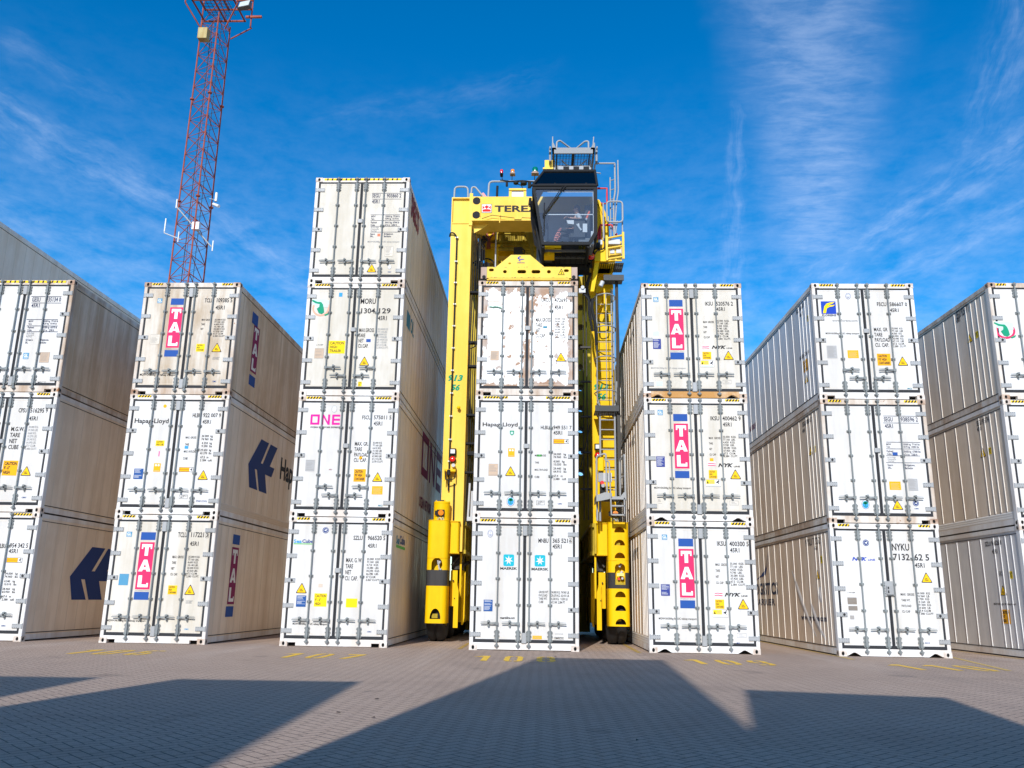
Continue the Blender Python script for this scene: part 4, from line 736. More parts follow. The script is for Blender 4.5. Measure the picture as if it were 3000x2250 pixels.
# the facing row behind the photographer, whose shadows lie on the paving
TE = math.tan(SUN_EL)
def facing(tlx, tly, levels, rz, trx):
    h = levels * CH; k = h / TE
    fx = tlx - k * math.sin(SUN_AZ - math.pi); fy = tly - k * math.cos(SUN_AZ - math.pi)
    # front edge of these stacks is their far end as seen from the paving: turn them to face the yard
    for l_ in range(levels):
        container(fx + CW * math.cos(rz), fy + CW * math.sin(rz), l_ * CH, 'white container in the facing row behind the photographer, known by its shadow on the paving', side='beige', full=False, rz=math.pi + rz, group='containers of the facing row behind the photographer')
R_ = math.radians
facing(1.56, -2.07, 4, R_(-3.0), 0)
facing(4.26, -7.75, 3, R_(-12), 0)
facing(-3.22, -7.80, 3, R_(2.6), 0)
facing(-6.70, -7.95, 3, R_(3.0), 0)
# ------------------------------------------------------------------ straddle carrier
YEL = paint('yellow_paint', (.88, .555, .0), (.54, .33, .0), .45, rough=.5, spots=.05, spotcol=(.2, .12, .02))
YEP = paint('yellow_paint_pale', (.90, .61, .09), (.70, .46, .05), .5, rough=.5, spots=.05, spotcol=(.3, .2, .04))  # paler, less saturated yellow for beam, left column and small fittings
YED = paint('yellow_paint_grimy_shaded', (.60, .45, .03), (.14, .10, .02), .8, rough=.5, spots=.2, spotcol=(.06, .045, .02))  # darker yellow: grime, plus shade of rear and inner parts put into the colour
STEEL = mat('grey_tube', (.33, .35, .37), .55, 0, .3)
CABG = mat('cab_frame_grey', (.022, .024, .027), .75, spec=.15)
TYRE = mat('tyre_rubber', (.016, .016, .017), .75)
REDP = mat('red_paint', (.58, .02, .025), .4)
BROWN = paint('worn_brown_steel', (.34, .21, .15), (.55, .45, .38), .7, streak=True, spots=.3)
BAND = paint('black_band', (.028, .028, .03), (.07, .07, .072), .6, rough=.5)
PIPE = mat('oxide_red_pipe', (.30, .07, .03), .5)
GREY = mat('light_grey_case', (.48, .50, .53), .45)
SEAT = mat('seat_fabric', (.045, .048, .052), .8)
MESHG = mat('galvanised_grating', (.07, .075, .08), .6, 0, .2)
DARKM = mat('dark_machinery', (.03, .028, .025), .6)
INSIDE = mat('cab_lining', (.13, .14, .15), .7)

def glass(name, tint, refl):
    mm = bpy.data.materials.new(name); mm.use_nodes = True; N = NT(mm.node_tree); N.n.clear()
    o = N.node('ShaderNodeOutputMaterial'); t = N.node('ShaderNodeBsdfTransparent'); g = N.node('ShaderNodeBsdfGlossy'); x = N.node('ShaderNodeMixShader')
    t.inputs[0].default_value = (*tint, 1); g.inputs['Roughness'].default_value = .02
    fr = N.node('ShaderNodeFresnel'); fr.inputs[0].default_value = 1.5
    N.put(x.inputs[0], N.m('MULTIPLY_ADD', fr.outputs[0], 1.0, refl, clamp=True)); N.put(x.inputs[1], t.outputs[0]); N.put(x.inputs[2], g.outputs[0]); N.put(o.inputs[0], x.outputs[0])
    return mm
GLASS = glass('cab_glass', (.80, .85, .88), .09)
GLASSD = glass('tinted_roof_glass', (.12, .13, .16), .03)
def lens(name, col): return mat(name, col, .15, 0, .8)
AMBER, REDL, GREENL, WHITEL = lens('amber_lens', (.85, .25, .01)), lens('red_lens', (.75, .015, .01)), lens('green_lens', (.0, .16, .10)), lens('clear_lens', (.75, .75, .75))

SC = thing('straddle_carrier', 'tall yellow straddle carrier with dark glass cab standing over the middle stack', 'straddle carrier', (1.25, 3.3, 0))
OX, OY = 1.25, 3.3
def part(mb, name, mats, parent=None):
    """geometry is written in yard coordinates and moved under the carrier's base point"""
    mb.v = [(a - OX, b - OY, c) for a, b, c in mb.v]
    return build(mb, name, mats, parent or SC)

def cut(mb, cutters):
    """real openings: boolean the cutters out of a shell and return the mesh builder"""
    me = mb.mesh('tmp', [BLACK]); bm = bmesh.new(); bm.from_mesh(me); bmesh.ops.remove_doubles(bm, verts=bm.verts, dist=1e-5); bmesh.ops.recalc_face_normals(bm, faces=bm.faces); bm.to_mesh(me); bm.free()
    mi = [p.material_index for p in me.polygons]
    a = bpy.data.objects.new('tmp', me); COL.objects.link(a)
    cm = cutters.mesh('tmpc', [BLACK]); bm = bmesh.new(); bm.from_mesh(cm); bmesh.ops.remove_doubles(bm, verts=bm.verts, dist=1e-5); bmesh.ops.recalc_face_normals(bm, faces=bm.faces); bm.to_mesh(cm); bm.free()
    c = bpy.data.objects.new('tmpc', cm); COL.objects.link(c)
    md = a.modifiers.new('b', 'BOOLEAN'); md.operation = 'DIFFERENCE'; md.object = c; md.solver = 'EXACT'; md.use_self = True
    dg = bpy.context.evaluated_depsgraph_get(); dg.update()
    r = bpy.data.meshes.new_from_object(a.evaluated_get(dg))
    out = MB(); out.v = [tuple(v.co) for v in r.vertices]; out.f = [list(p.vertices) for p in r.polygons]; out.mi = [p.material_index for p in r.polygons]; out.sm = [False] * len(out.f)
    bpy.data.objects.remove(a); bpy.data.objects.remove(c); bpy.data.meshes.remove(r)
    return out

def ov(cx, cz, rx, rz, n=18): return [(cx + rx * math.cos(2 * math.pi * i / n), cz + rz * math.sin(2 * math.pi * i / n)) for i in range(n)]
def slot(cx, cz, rx, rz, n=10):
    q = rx - rz
    return [(cx + q + rz * math.cos(-math.pi / 2 + math.pi * i / n), cz + rz * math.sin(-math.pi / 2 + math.pi * i / n)) for i in range(n + 1)] + [(cx - q + rz * math.cos(math.pi / 2 + math.pi * i / n), cz + rz * math.sin(math.pi / 2 + math.pi * i / n)) for i in range(n + 1)]
def halfm(cx, z0, r, hgt, n=12): return [(cx + r * math.cos(math.pi * i / n), z0 + hgt * math.sin(math.pi * i / n)) for i in range(n + 1)]

# --- columns
for sx, x0, x1 in ((-1, -1.10, -.50), (1, 2.99, 3.61)):
    mb = MB()
    yf = 3.22
    if sx < 0:
        mb.box(x0, yf + .06, 2.3, x1, 4.05, 12.50)
        mb.box(x0, yf, 2.3, x1, yf + .06, 11.70)
        mb.box(x0, yf - .02, 11.70, x1, yf + .1, 11.735); mb.box(x0, yf - .02, 11.735, x0 + .03, yf + .06, 12.5); mb.box(x0, yf - .02, 12.5, x1, 4.05, 12.535)
        mb.box(x0, yf - .02, 11.5, x0 + .02, yf, 11.7)
        for z in (11.78, 11.93, 12.08, 12.23, 12.38): mb.cyl((x1 - .03, yf - .01, z), (x1 - .03, yf + .06, z), .03, 8)
        mb.box(x1 - .012, yf - .012, 3.2, x1, yf, 11.7)
        mb.box(x1 - .08, yf - .03, 11.64, x1 + .02, yf + .08, 12.66)
    else:
        mb.box(x0, yf + .4, 2.3, x1, 4.25, 10.9); mb.box(x0, yf + .36, 2.3, x0 + .04, yf + .4, 9.8)
        mb.box(x0 - .02, yf + .3, 9.5, x1 - .05, yf + .4, 9.62)
        mb.prism([(x0 - .1, 9.9), (x0 + .28, 10.6), (x0 + .28, 9.3), (x0, 8.9)], 1, yf + .2, yf + .38)
    part(mb, 'column', [YEP if sx < 0 else YEL])
for x0, x1 in ((-1.10, -.50),):
    mb = MB(); mb.box(x0, 9.4, 2.3, x1, 10.2, 12.5); part(mb, 'column', [YED])
mb = MB(); mb.box(2.70, 9.4, 2.3, 3.62, 10.2, 12.5)
cc = MB()
for i in range(13): cc.prism(ov(2.93, 5.35 + .745 * i, .115, .115), 1, 9.2, 10.5)
part(cut(mb, cc), 'column', [YED])
# numbers on both columns
def marks_on(name, fnpos, lst, parent=SC):
    A = Art()
    for f in lst: f(A)
    return A, fnpos
for xa in (-1.03, 3.04):
    A = Art(); A.text('913', 0, .27, .42, .46, 'green', 'num'); A.text('56', .08, 0, .34, .19, 'green', 'num')
    yy = 3.22 if xa < 0 else 3.62
    A.build('fleet_number', SC, lambda u, v, n: (xa + u - OX, yy - .004 - OY, 6.68 + v if xa < 0 else 6.55 + v))

# --- side sills and lower frames
for x0, x1, s in ((-1.08, -.52, -1), (3.0, 3.6, 1)):
    mb = MB()
    mb.box(x0, 3.3, 2.30, x1, 10.3, 3.1)
    for y in (4.2, 6.0, 7.8, 9.6):
        mb.box(x0 + .04, y, 1.2, x0 + .1, y + .5, 2.3); mb.box(x1 - .1, y, 1.2, x1 - .04, y + .5, 2.3)
    xi = x1 - .02 if s < 0 else x0 - .1
    mb.box(xi, 3.4, 2.26, xi + .12, 9.9, 2.36); mb.box(xi, 3.4, 3.0, xi + .12, 9.9, 3.1)
    for y in (3.5, 4.6, 5.8, 7.0, 8.2, 9.4): mb.box(xi + .02, y, 2.36, xi + .1, y + .08, 3.0)
    part(mb, 'side_frame', [YED])
    mb = MB(); mb.box(x0 + .02, 4.3, 12.0, x1 - .02, 9.4, 12.45); part(mb, 'top_rail', [YED])
    mb = MB(); mb.box(x0 - .0 if s < 0 else 2.60, 9.3, .1, -.36 if s < 0 else 3.2, 10.3, 2.29); part(mb, 'rear_gap_blocker', [YED])  # added box, blocks the bright sky in the low gap beside the stack
# --- wheels
for xc in (-1.13, 3.58):
    for y in (3.72, 5.5, 7.3, 9.1):
        w = ob('wheel', None, SC, (xc - OX, y - OY, .80))
        mb = MB(); hw = .23; R = .80
        mb.lathe([(.42, -hw), (.60, -hw * 1.06), (.72, -hw), (.775, -hw * .82), (R, -hw * .5), (R, -.03), (R - .035, -.022), (R - .035, .022), (R, .03), (R, hw * .5), (.775, hw * .82), (.72, hw), (.60, hw * 1.06), (.42, hw)], (0, 0, 0), 0, 36)
        build(mb, 'tyre', [TYRE], w)
        mb = MB(); mb.lathe([(.0, -.1), (.3, -.12), (.4, -.2), (.43, -.22), (.43, .22), (.4, .2), (.3, .12), (0, .1)], (0, 0, 0), 0, 20); build(mb, 'rim', [YED], w)

# --- wheel guards: rounded shells with openings
def guard_profile(x0, x1, y0, y1, rc, n=7):
    p = [(x0, y1)]
    for i in range(n + 1):
        a = math.pi + (math.pi / 2) * i / n; p.append((x0 + rc + rc * math.cos(a), y0 + rc + rc * math.sin(a)))
    for i in range(n + 1):
        a = 1.5 * math.pi + (math.pi / 2) * i / n; p.append((x1 - rc + rc * math.cos(a), y0 + rc + rc * math.sin(a)))
    p.append((x1, y1)); return p
def shell(mb, prof, z0, z1, t=.025, cap=True, mi=0):
    n = len(prof); cx = sum(p[0] for p in prof) / n
    inn = []
    for i, p in enumerate(prof):
        a = prof[max(i - 1, 0)]; b = prof[min(i + 1, n - 1)]; d = Vector((b[0] - a[0], b[1] - a[1])).normalized(); inn.append((p[0] - d.y * t, p[1] + d.x * t))
    ring = prof + inn[::-1]
    mb.prism(ring, 2, z0, z1, mi)
for s, x0, x1 in ((-1, -1.372, -.825), (1, 3.318, 3.862)):
    prof = guard_profile(x0, x1, 2.76, 3.45, .13)
    cx = (x0 + x1) / 2
    cc_hi, cc_lo, cc_bd = MB(), MB(), MB()
    if s < 0:
        cc_lo.prism(halfm(cx - .0, .58, .14, .26), 1, 2.5, 3.0)
        cc_m = MB(); cc_m.prism([(cx - .14, 1.80), (cx + .14, 1.80), (cx + .14, 1.95)] + halfm(cx, 1.95, .14, .16)[1:-1] + [(cx - .14, 1.95)], 1, 2.5, 3.0)
    else:
        q = cx + .03
        for z in (2.82, 2.49, 2.165): cc_hi.prism(halfm(q, z, .135, .145), 1, 2.5, 3.0)
        for z in (1.19, .855, .52): cc_lo.prism(halfm(q, z, .135, .145), 1, 2.5, 3.0)
        cc_m = MB(); cc_m.prism([(q - .13, 1.80), (q + .13, 1.80), (q + .13, 1.93)] + halfm(q, 1.93, .13, .11)[1:-1] + [(q - .13, 1.93)], 1, 2.5, 3.0)
        cc_bd.prism([(q - .13, 1.50), (q + .13, 1.50), (q + .13, 1.85), (q - .13, 1.85)], 1, 2.5, 3.0)
    def sh(z0, z1, cc):
        m = MB(); shell(m, prof, z0, z1); return cut(m, cc) if cc.v else m
    g = part(sh(2.105, 3.07, cc_hi), 'wheel_guard', [YEL])
    lo = sh(.475, 1.405, cc_lo); part(lo, 'wheel_guard', [YEL])
    part(sh(1.805, 2.098, cc_m), 'wheel_guard', [YEL])
    part(sh(1.408, 1.802, cc_bd), 'guard_band', [BAND])
    mb = MB()                                           # lid, liner, knobs
    mb.prism(guard_profile(x0 - .008, x1 + .008, 2.75, 3.45, .135), 2, 3.07, 3.085)
    mb.box(x0 + .05, 3.02, .8, x1 - .05, 3.06, 3.0)
    part(mb, 'guard_lid', [YEL])
    for z in (2.55, 1.6, 1.1, .66): part(MB().box(cx - .1, 2.88, z - .06, cx + .05, 2.98, z + .05), 'guard_equipment', [YED])
    mb = MB()
    for z in (2.3, 1.95, 1.72): mb.cyl((cx + .02, 2.9, z), (cx + .1, 2.9, z + .12), .035, 8, 1)
    if s > 0: mb.box(cx - .05, 2.79, 1.72, cx + .13, 2.86, 1.79, 2); mb.cyl((cx - .0, 2.84, 1.65), (cx - .0, 2.8, 1.65), .035, 10, 3); mb.cyl((cx + .09, 2.84, 1.66), (cx + .09, 2.8, 1.66), .03, 10, 1); mb.box(cx - .1, 2.85, 1.5, cx + .15, 2.9, 1.56, 0)
    else:
        for i in range(9): mb.cyl((cx - .01 + i * .006, 2.86, 2.05 - i * .028), (cx + .03 + i * .006, 2.86, 2.04 - i * .028), .012, 6, 1)
    part(mb, 'guard_equipment', [YED, GREY, mat('yellow_plate', (.85, .75, .25), .5), REDL])
    # inboard panel box beside the guard
    xi0, xi1 = (x1 + .0, x1 + .25) if s < 0 else (x0 - .26, x0 - .0)
    mb = MB(); mb.prism([(xi0, 3.06), (xi1 - .03 if s < 0 else xi1, 3.06), (xi1, 3.1), (xi1, 3.6), (xi0, 3.6)] if s < 0 else [(xi0 + .03, 3.06), (xi1, 3.06), (xi1, 3.6), (xi0, 3.6), (xi0, 3.1)], 2, 2.28, 3.07)
    mb.box(xi0 - .01, 3.03, 2.24, xi1 + .01, 3.6, 2.28); mb.box(xi0 - .01, 3.03, 3.07, xi1 + .01, 3.6, 3.09)
    for q in range(4): mb.cyl((xi0 + .04 + .055 * q, 3.02, 2.26), (xi0 + .04 + .055 * q, 3.04, 2.26), .012, 6)
    part(mb, 'equipment_box', [YEL])
    # fork legs and mudguards hanging inside the wheel
    f = (lambda x: x) if s < 0 else (lambda x: 2.49 - x)
    mb = MB()
    mb.box(f(-.80), 3.42, .9, f(-.62), 3.50, 1.82); mb.box(f(-.68), 3.30, .36, f(-.61), 3.75, 1.5); mb.prism([(f(-.68), .36), (f(-.56), .36), (f(-.56), 1.3), (f(-.60), 1.45), (f(-.68), 1.25)], 1, 3.22, 3.27)
    mb.prism([(f(-.52), .42), (f(-.48), .42), (f(-.44), .6), (f(-.44), 1.8), (f(-.54), 1.84)], 1, 3.8, 3.84)
    mb.box(f(-.565), 3.45, 1.15, f(-.52), 3.55, 3.1)
    mb.box(f(-.80), 3.6, 1.0, f(-.76), 3.8, 1.82); mb.cyl((f(-.72), 3.4, 1.55), (f(-.72), 3.36, 1.55), .02, 8, 1); mb.cyl((f(-.66), 3.28, 1.1), (f(-.66), 3.2, 1.1), .015, 8, 1)
    part(mb, 'wheel_fork', [YEL, BLACK])
    for y in (5.2, 7.0, 8.8): mb = MB(); mb.box(f(-.75), y, .45, f(-.6), y + .06, 1.9); mb.box(f(-.62), y, .45, f(-.58), y + .7, 1.7); part(mb, 'mudguard', [YEL])
    mb = MB()                                           # drums, hoses, struts in the shade above the wheel
    mb.box(f(-.8), 3.55, 1.85, f(-.55), 4.4, 2.24); mb.cyl((f(-.6), 3.5, 1.9), (f(-.5), 5.2, 2.1), .05, 8); mb.cyl((f(-.78), 3.4, 1.95), (f(-.6), 3.5, 2.2), .03, 8)
    mb.cyl((f(-.56), 3.4, 2.35), (f(-.56), 3.4, 3.0), .03, 8)
    part(mb, 'suspension', [DARKM])
# cylinder and lamp on top of the left guard; lamp post on the right one
mb = MB(); mb.cyl((-1.05, 3.02, 3.085), (-1.05, 3.02, 3.58), .212, 28); mb.cyl((-1.05, 3.02, 3.53), (-1.05, 3.02, 3.56), .218, 28)
for a in range(5): mb.cyl((-1.05 + .19 * math.cos(a * 1.3), 3.02 + .19 * math.sin(a * 1.3), 3.58), (-1.05 + .19 * math.cos(a * 1.3), 3.02 + .19 * math.sin(a * 1.3), 3.61), .018, 6)
part(mb, 'air_tank', [YEL])
mb = MB(); mb.box(-1.09, 3.0, 3.59, -.99, 3.04, 3.63); part(mb, 'tank_cap', [BLACK])
for x, z, y in ((-1.055, 3.27, 2.79), (3.50, 3.3, 2.75)):
    lp = MB(); lp.box(x - .1, y - .02, z - .085, x + .1, y + .03, z + .085, 0); lp.box(x - .15, y, z - .06, x - .1, y + .03, z + .06, 0)
    o = part(lp, 'marker_lamp', [BLACK])
    m2 = MB(); m2.cyl((x + .015, y - .05, z), (x + .015, y - .02, z), .072, 18)
    for i in range(6): a = i * math.pi / 3; m2.cyl((x + .015 + .04 * math.cos(a), y - .058, z + .04 * math.sin(a)), (x + .015 + .04 * math.cos(a), y - .045, z + .04 * math.sin(a)), .012, 6)
    part(m2, 'lamp_lens', [AMBER], o)
    m3 = MB(); m3.box(x - .1, y + .02, z - .2, x + .1, y + .06, z - .085); m3.tube([(x - .06, y, z - .18), (x - .02, y - .03, z - .12), (x + .05, y, z - .19)], .012, 6, 1); m3.tube([(x + .02, y, z - .19), (x + .06, y - .02, z - .11), (x + .1, y + .02, z - .2)], .01, 6, 1)
    part(m3, 'lamp_bracket', [YED, GREY])

# --- column furniture
mb = MB(); mb.tube([(-1.13, 3.24, 11.30), (-1.10, 3.15, 11.39), (-1.0, 3.15, 11.38), (-.91, 3.16, 11.26), (-.91, 3.16, 3.9)], .022, 8, 0, .08); mb.tube([(-.76, 3.19, 4.1), (-.75, 3.19, 3.1)], .022, 8)
part(mb, 'cable_conduit', [BLACK])
mb = MB()
for z in (11.24, 10.5, 9.85, 9.2, 8.55, 7.9, 7.25, 6.6, 5.95, 5.3, 4.7): mb.box(-.95, 3.14, z - .018, -.87, 3.22, z + .018)
part(mb, 'conduit_clip', [mat('white_clip', (.75, .75, .73), .5)])
mb = MB(); mb.cyl((-.70, 3.22, 6.18), (-.70, 3.16, 6.18), .03, 10); mb.lathe([(0, -.05), (.04, -.04), (.052, 0), (.04, .04), (0, .05)], (-.70, 3.12, 6.18), 1, 12); part(mb, 'bump_stop', [YEL])
for xs_, zs_, y in ((-.82, (4.96, 4.75, 4.58), 3.12), (3.115, (5.16, 4.92, 4.62), 3.3)):
    h_ = MB(); h_.bbox(xs_ - .085, y - .02, zs_[0] - .085, xs_ + .085, y + .1, zs_[0] + .085, .02, 0); o = part(h_, 'work_lamp', [BLACK])
    m2 = MB(); m2.box(xs_ - .06, y - .03, zs_[0] - .055, xs_ + .06, y - .018, zs_[0] + .055); part(m2, 'lamp_lens', [WHITEL], o)
    o = part(MB().cyl((xs_, y, zs_[1]), (xs_, y + .1, zs_[1]), .088, 20), 'stop_lamp', [BLACK]); part(MB().lathe([(0, -.05), (.05, -.045), (.08, -.02), (.08, 0)], (xs_, y, zs_[1]), 1, 20), 'lamp_lens', [REDL], o)
    part(MB().cyl((xs_ + .03, y - .04, zs_[2]), (xs_ + .03, y + .1, zs_[2]), .05, 14), 'horn', [GREY])
mb = MB(); mb.box(-1.02, 3.0, 4.40, -.72, 3.22, 4.46); mb.box(-1.02, 2.98, 4.14, -1.0, 3.02, 4.46); mb.tube([(-1.0, 2.99, 4.42), (-.97, 2.97, 4.16), (-.74, 3.0, 4.2), (-.72, 3.18, 4.5)], .016, 6, 1, .04); mb.cyl((-.9, 3.02, 4.44), (-.9, 3.0, 4.3), .05, 10, 1)
part(mb, 'camera_bracket', [YEL, BLACK])
# cables and hoses down the inner edge of the left column
mb = MB(); rr = random.Random(3)
for i in range(7):
    x = -.46 + .05 * i; y = 3.35 + .1 * i
    mb.tube([(x, y, 11.6), (x + .03, y, 9.2 + .1 * i), (x - .02, y, 7.0), (x + .04, y, 5.0), (x, y, 3.0)], .012 + .006 * (i % 2), 6)
for z in (9.6, 8.1, 7.4, 6.0, 5.2, 4.4): mb.box(-.5, 3.3, z, -.2, 3.5, z + .05)
mb.tube([(-.42, 3.2, 7.9), (-.28, 3.15, 7.95), (-.3, 3.2, 8.1), (-.45, 3.2, 8.05)], .014, 6, 0, .05)
mb.box(-.45, 3.3, 4.9, -.25, 3.4, 5.0)
part(mb, 'hydraulic_hoses', [BLACK])
mb = MB(); mb.cyl((-.36, 3.1, 3.1), (-.33, 3.1, 4.1), .03, 8); mb.cyl((-.27, 3.2, 3.2), (-.27, 3.2, 3.9), .045, 8); mb.box(-.38, 3.05, 3.1, -.24, 3.25, 3.2)
part(mb, 'lift_cylinder', [GREY])
mb = MB(); mb.cyl((2.86, 3.5, 3.2), (2.82, 3.5, 10.6), .02, 6); mb.cyl((2.75, 3.6, 3.2), (2.75, 3.6, 10.2), .018, 6); mb.cyl((2.92, 3.4, 5.8), (2.65, 3.4, 4.6), .014, 6); mb.tube([(2.95, 3.3, 10.2), (2.82, 3.2, 9.7), (2.93, 3.2, 9.3), (3.0, 3.3, 8.8)], .045, 8, 0, .2)
for z in (4.0, 5.0, 6.0, 7.0, 8.0): mb.box(2.66, 3.42, z, 2.95, 3.5, z + .05)
part(mb, 'hydraulic_hoses', [DARKM])

# --- top beam with its lettering
mb = MB(); mb.box(-.5, 3.22, 11.80, 3.02, 3.95, 12.565); mb.box(-.5, 3.16, 11.775, 3.02, 3.95, 11.80); mb.box(-.48, 3.2, 11.80, -.26, 3.22, 12.56); mb.box(-.262, 3.19, 11.93, -.25, 3.22, 12.45)
mb.box(.31, 3.14, 11.70, .335, 3.17, 12.0); mb.prism([(-.5, 11.775), (-.5, 11.45), (-.25, 11.6), (0, 11.775)], 1, 3.4, 3.9)
part(mb, 'top_beam', [YEP])
mb = MB()
for z in (12.42, 11.97): mb.cyl((-.37, 3.20, z), (-.37, 3.192, z), .115, 24)
part(mb, 'beam_plug', [BLACK])
mb = MB(); mb.tube([(-.2, 3.15, 11.83), (.1, 3.13, 11.93), (.75, 3.13, 11.84), (.75, 3.15, 11.80), (.95, 3.15, 11.8), (.97, 3.13, 11.85), (1.5, 3.13, 11.82)], .009, 6); part(mb, 'beam_cable', [BLACK])
A = Art()
A.rect(0, 0, .30, .28, 'k'); A.rect(.012, .012, .288, .268, 'w', 1)
A.poly([(.03, .035), (.27, .035), (.27, .10), (.03, .10)], 'red', 2); A.poly([(.03, .115), (.09, .165), (.03, .24)], 'red', 2); A.poly([(.27, .115), (.21, .165), (.27, .24)], 'red', 2); A.poly([(.08, .19), (.15, .245), (.22, .19), (.15, .12)], 'red', 2); A.poly([(.03, .10), (.27, .10), (.15, .12)], 'red', 2)
A.poly([(.045, .115), (.105, .165), (.15, .118)], 'w', 3); A.poly([(.255, .115), (.195, .165), (.15, .118)], 'w', 3)
A.build('maker_badge', SC, lambda u, v, n: (-.22 + u - OX, 3.216 - .002 * n - OY, 12.045 + v))
A = Art(); A.text('TEREX', 0, 0, 1.32, .205, 'k', 'b'); A.build('logo_lettering', SC, lambda u, v, n: (.16 + u - OX, 3.2155 - OY, 12.075 + v))

# --- machinery deck and rear structure seen under the beam
mb = MB()
mb.box(-.5, 9.5, 11.75, 3.0, 10.2, 12.5); mb.box(-.5, 6.2, 11.95, 3.0, 6.6, 12.4)
for x in (.2, 1.25, 2.3): mb.box(x, 3.9, 12.2, x + .12, 9.6, 12.42)
mb.box(-.3, 8.9, 12.45, 2.8, 9.0, 13.0); mb.box(-.3, 8.8, 13.25, 2.7, 8.95, 13.35); mb.box(-.3, 8.8, 12.98, 2.7, 8.9, 13.05)
for x in (-.3, .25, .95, 1.65, 2.6): mb.box(x, 8.85, 12.4, x + .08, 8.95, 13.95)
mb.box(-.35, 8.8, 13.5, 2.7, 9.0, 13.62); mb.box(1.3, 9.1, 12.0, 2.7, 9.3, 13.1)
mb.box(-.45, 5.0, 12.42, .3, 6.0, 13.0); mb.box(.5, 4.4, 12.45, 1.1, 5.0, 12.62)
part(mb, 'rear_structure', [YEL])
mb = MB(); mb.box(-.45, 4.6, 12.50, .1, 9.3, 12.53); mb.box(.75, 4.6, 12.50, 2.9, 9.3, 12.53); mb.box(.1, 4.6, 12.50, .75, 6.6, 12.53); part(mb, 'machinery_deck', [YED])
mb = MB(); mb.grate(.1, .75, 6.6, 9.3, 12.5, .09, .02, .015); part(mb, 'deck_grating', [YED])
mb = MB()                                                   # slotted cross plate with grilles above it, hung below the deck
pl_ = MB(); pl_.box(.1, 5.0, 11.66, 2.5, 5.03, 11.90); cc = MB()
for xa, xb, za, zb in ((.33, .68, 11.76, 11.80), (.71, .78, 11.76, 11.80), (1.05, 1.10, 11.76, 11.80), (1.14, 1.42, 11.76, 11.80), (1.5, 2.2, 11.76, 11.80)): cc.prism([(xa, za), (xb, za), (xb, zb), (xa, zb)], 1, 4.8, 5.2)
cp = cut(pl_, cc); mb.v, mb.f, mb.mi, mb.sm = cp.v, cp.f, cp.mi, cp.sm
mb.box(.1, 4.95, 11.88, 2.5, 5.03, 11.93); mb.box(.1, 4.93, 12.15, 2.5, 5.03, 12.20); mb.box(.1, 4.93, 11.62, 2.5, 5.03, 11.67)
for x in (.12, .3, .95, 1.7, 2.4): mb.box(x, 4.94, 11.93, x + .05, 5.0, 12.15)
for i in range(7): mb.box(.15, 4.97, 11.95 + .03 * i, 2.4, 4.985, 11.96 + .03 * i)
x = .15
while x < 2.4: mb.box(x, 4.972, 11.94, x + .012, 4.99, 12.15); x += .06
mb.box(.95, 5.0, 11.1, 2.5, 5.05, 11.62); mb.prism([(1.3, 11.1), (1.3, 12.2), (1.0, 12.2), (1.15, 11.7)], 1, 4.7, 4.75)
part(mb, 'cross_grille', [YED])  # dark yellow paints in the dimness under the beam
mb = MB(); mb.box(.36, 4.9, 12.24, .74, 5.2, 12.42)
for i in range(6): mb.box(.38 + .06 * i, 4.885, 12.25, .39 + .06 * i, 4.9, 12.41)
part(mb, 'pump_cover', [YEL])
mb = MB(); mb.box(-.35, 4.9, 12.22, -.1, 5.3, 12.45); mb.box(-.45, 4.9, 12.08, .0, 5.0, 12.14); mb.box(-.42, 4.9, 11.72, .25, 4.97, 11.79); mb.box(-.2, 4.9, 11.2, .12, 5.0, 11.68); mb.box(-.42, 4.95, 11.1, -.34, 5.05, 12.4); mb.box(.12, 4.9, 11.1, .2, 4.98, 11.7)
for i in range(6): mb.box(-.19 + .05 * i, 4.885, 11.2, -.175 + .05 * i, 4.9, 11.68)
part(mb, 'pump_cover', [YEL])
mb = MB(); mb.box(.4, 4.87, 12.27, .47, 4.9, 12.38); mb.box(-.35, 4.88, 11.25, -.22, 4.9, 11.6); mb.box(.68, 4.85, 11.45, .95, 4.95, 11.68); mb.tube([(.95, 4.85, 11.62), (1.03, 4.84, 11.55), (1.0, 4.84, 11.45), (.9, 4.84, 11.47)], .018, 6, 0, .04)
for i in range(9): mb.tube([(-.44 + .05 * (i % 4), 4.4 + .1 * i, 12.4), (-.4 + .04 * i, 4.5, 12.0 - .04 * i), (-.3 + .05 * (i % 5), 4.6, 11.85), (-.45 + .03 * i, 4.4, 11.5), (-.4, 4.3, 10.9)], .012, 6, 0, .1)
mb.box(.9, 5.05, 12.2, 2.4, 5.3, 12.45)
part(mb, 'hydraulic_block', [DARKM])
mb = MB()
for z0, z1 in ((13.62, 13.95), (13.05, 13.25)):
    x = -.3
    while x < 2.7: mb.box(x, 8.9, z0, x + .03, 8.93, z1); x += .085
    z = z0
    while z < z1: mb.box(-.3, 8.89, z, 2.7, 8.915, z + .025); z += .07
part(mb, 'deck_grating', [YEL])
mb = MB(); mb.tube([(-.2, 4.88, 12.2), (-.12, 4.84, 12.0), (-.1, 4.84, 11.7)], .035, 8, 0, .1); mb.tube([(.05, 4.88, 12.15), (-.05, 4.85, 12.0), (-.09, 4.84, 11.85)], .03, 8, 0, .1); mb.box(-.16, 4.8, 11.62, -.04, 4.88, 11.82); part(mb, 'exhaust_pipe', [PIPE])
mb = MB()
for x, y in ((-.32, 4.2), (.16, 4.2), (2.1, 4.2)): part(MB().cyl((x, y, 9.6), (x, y, 12.3), .022, 8), 'hoist_chain', [GREY])
mb = MB(); n = 28
mb.tube([(-.12 + .25 * math.cos(2 * math.pi * i / n), 4.4, 10.85 + .25 * math.sin(2 * math.pi * i / n)) for i in range(n)], .025, 8, 0, 0, True)
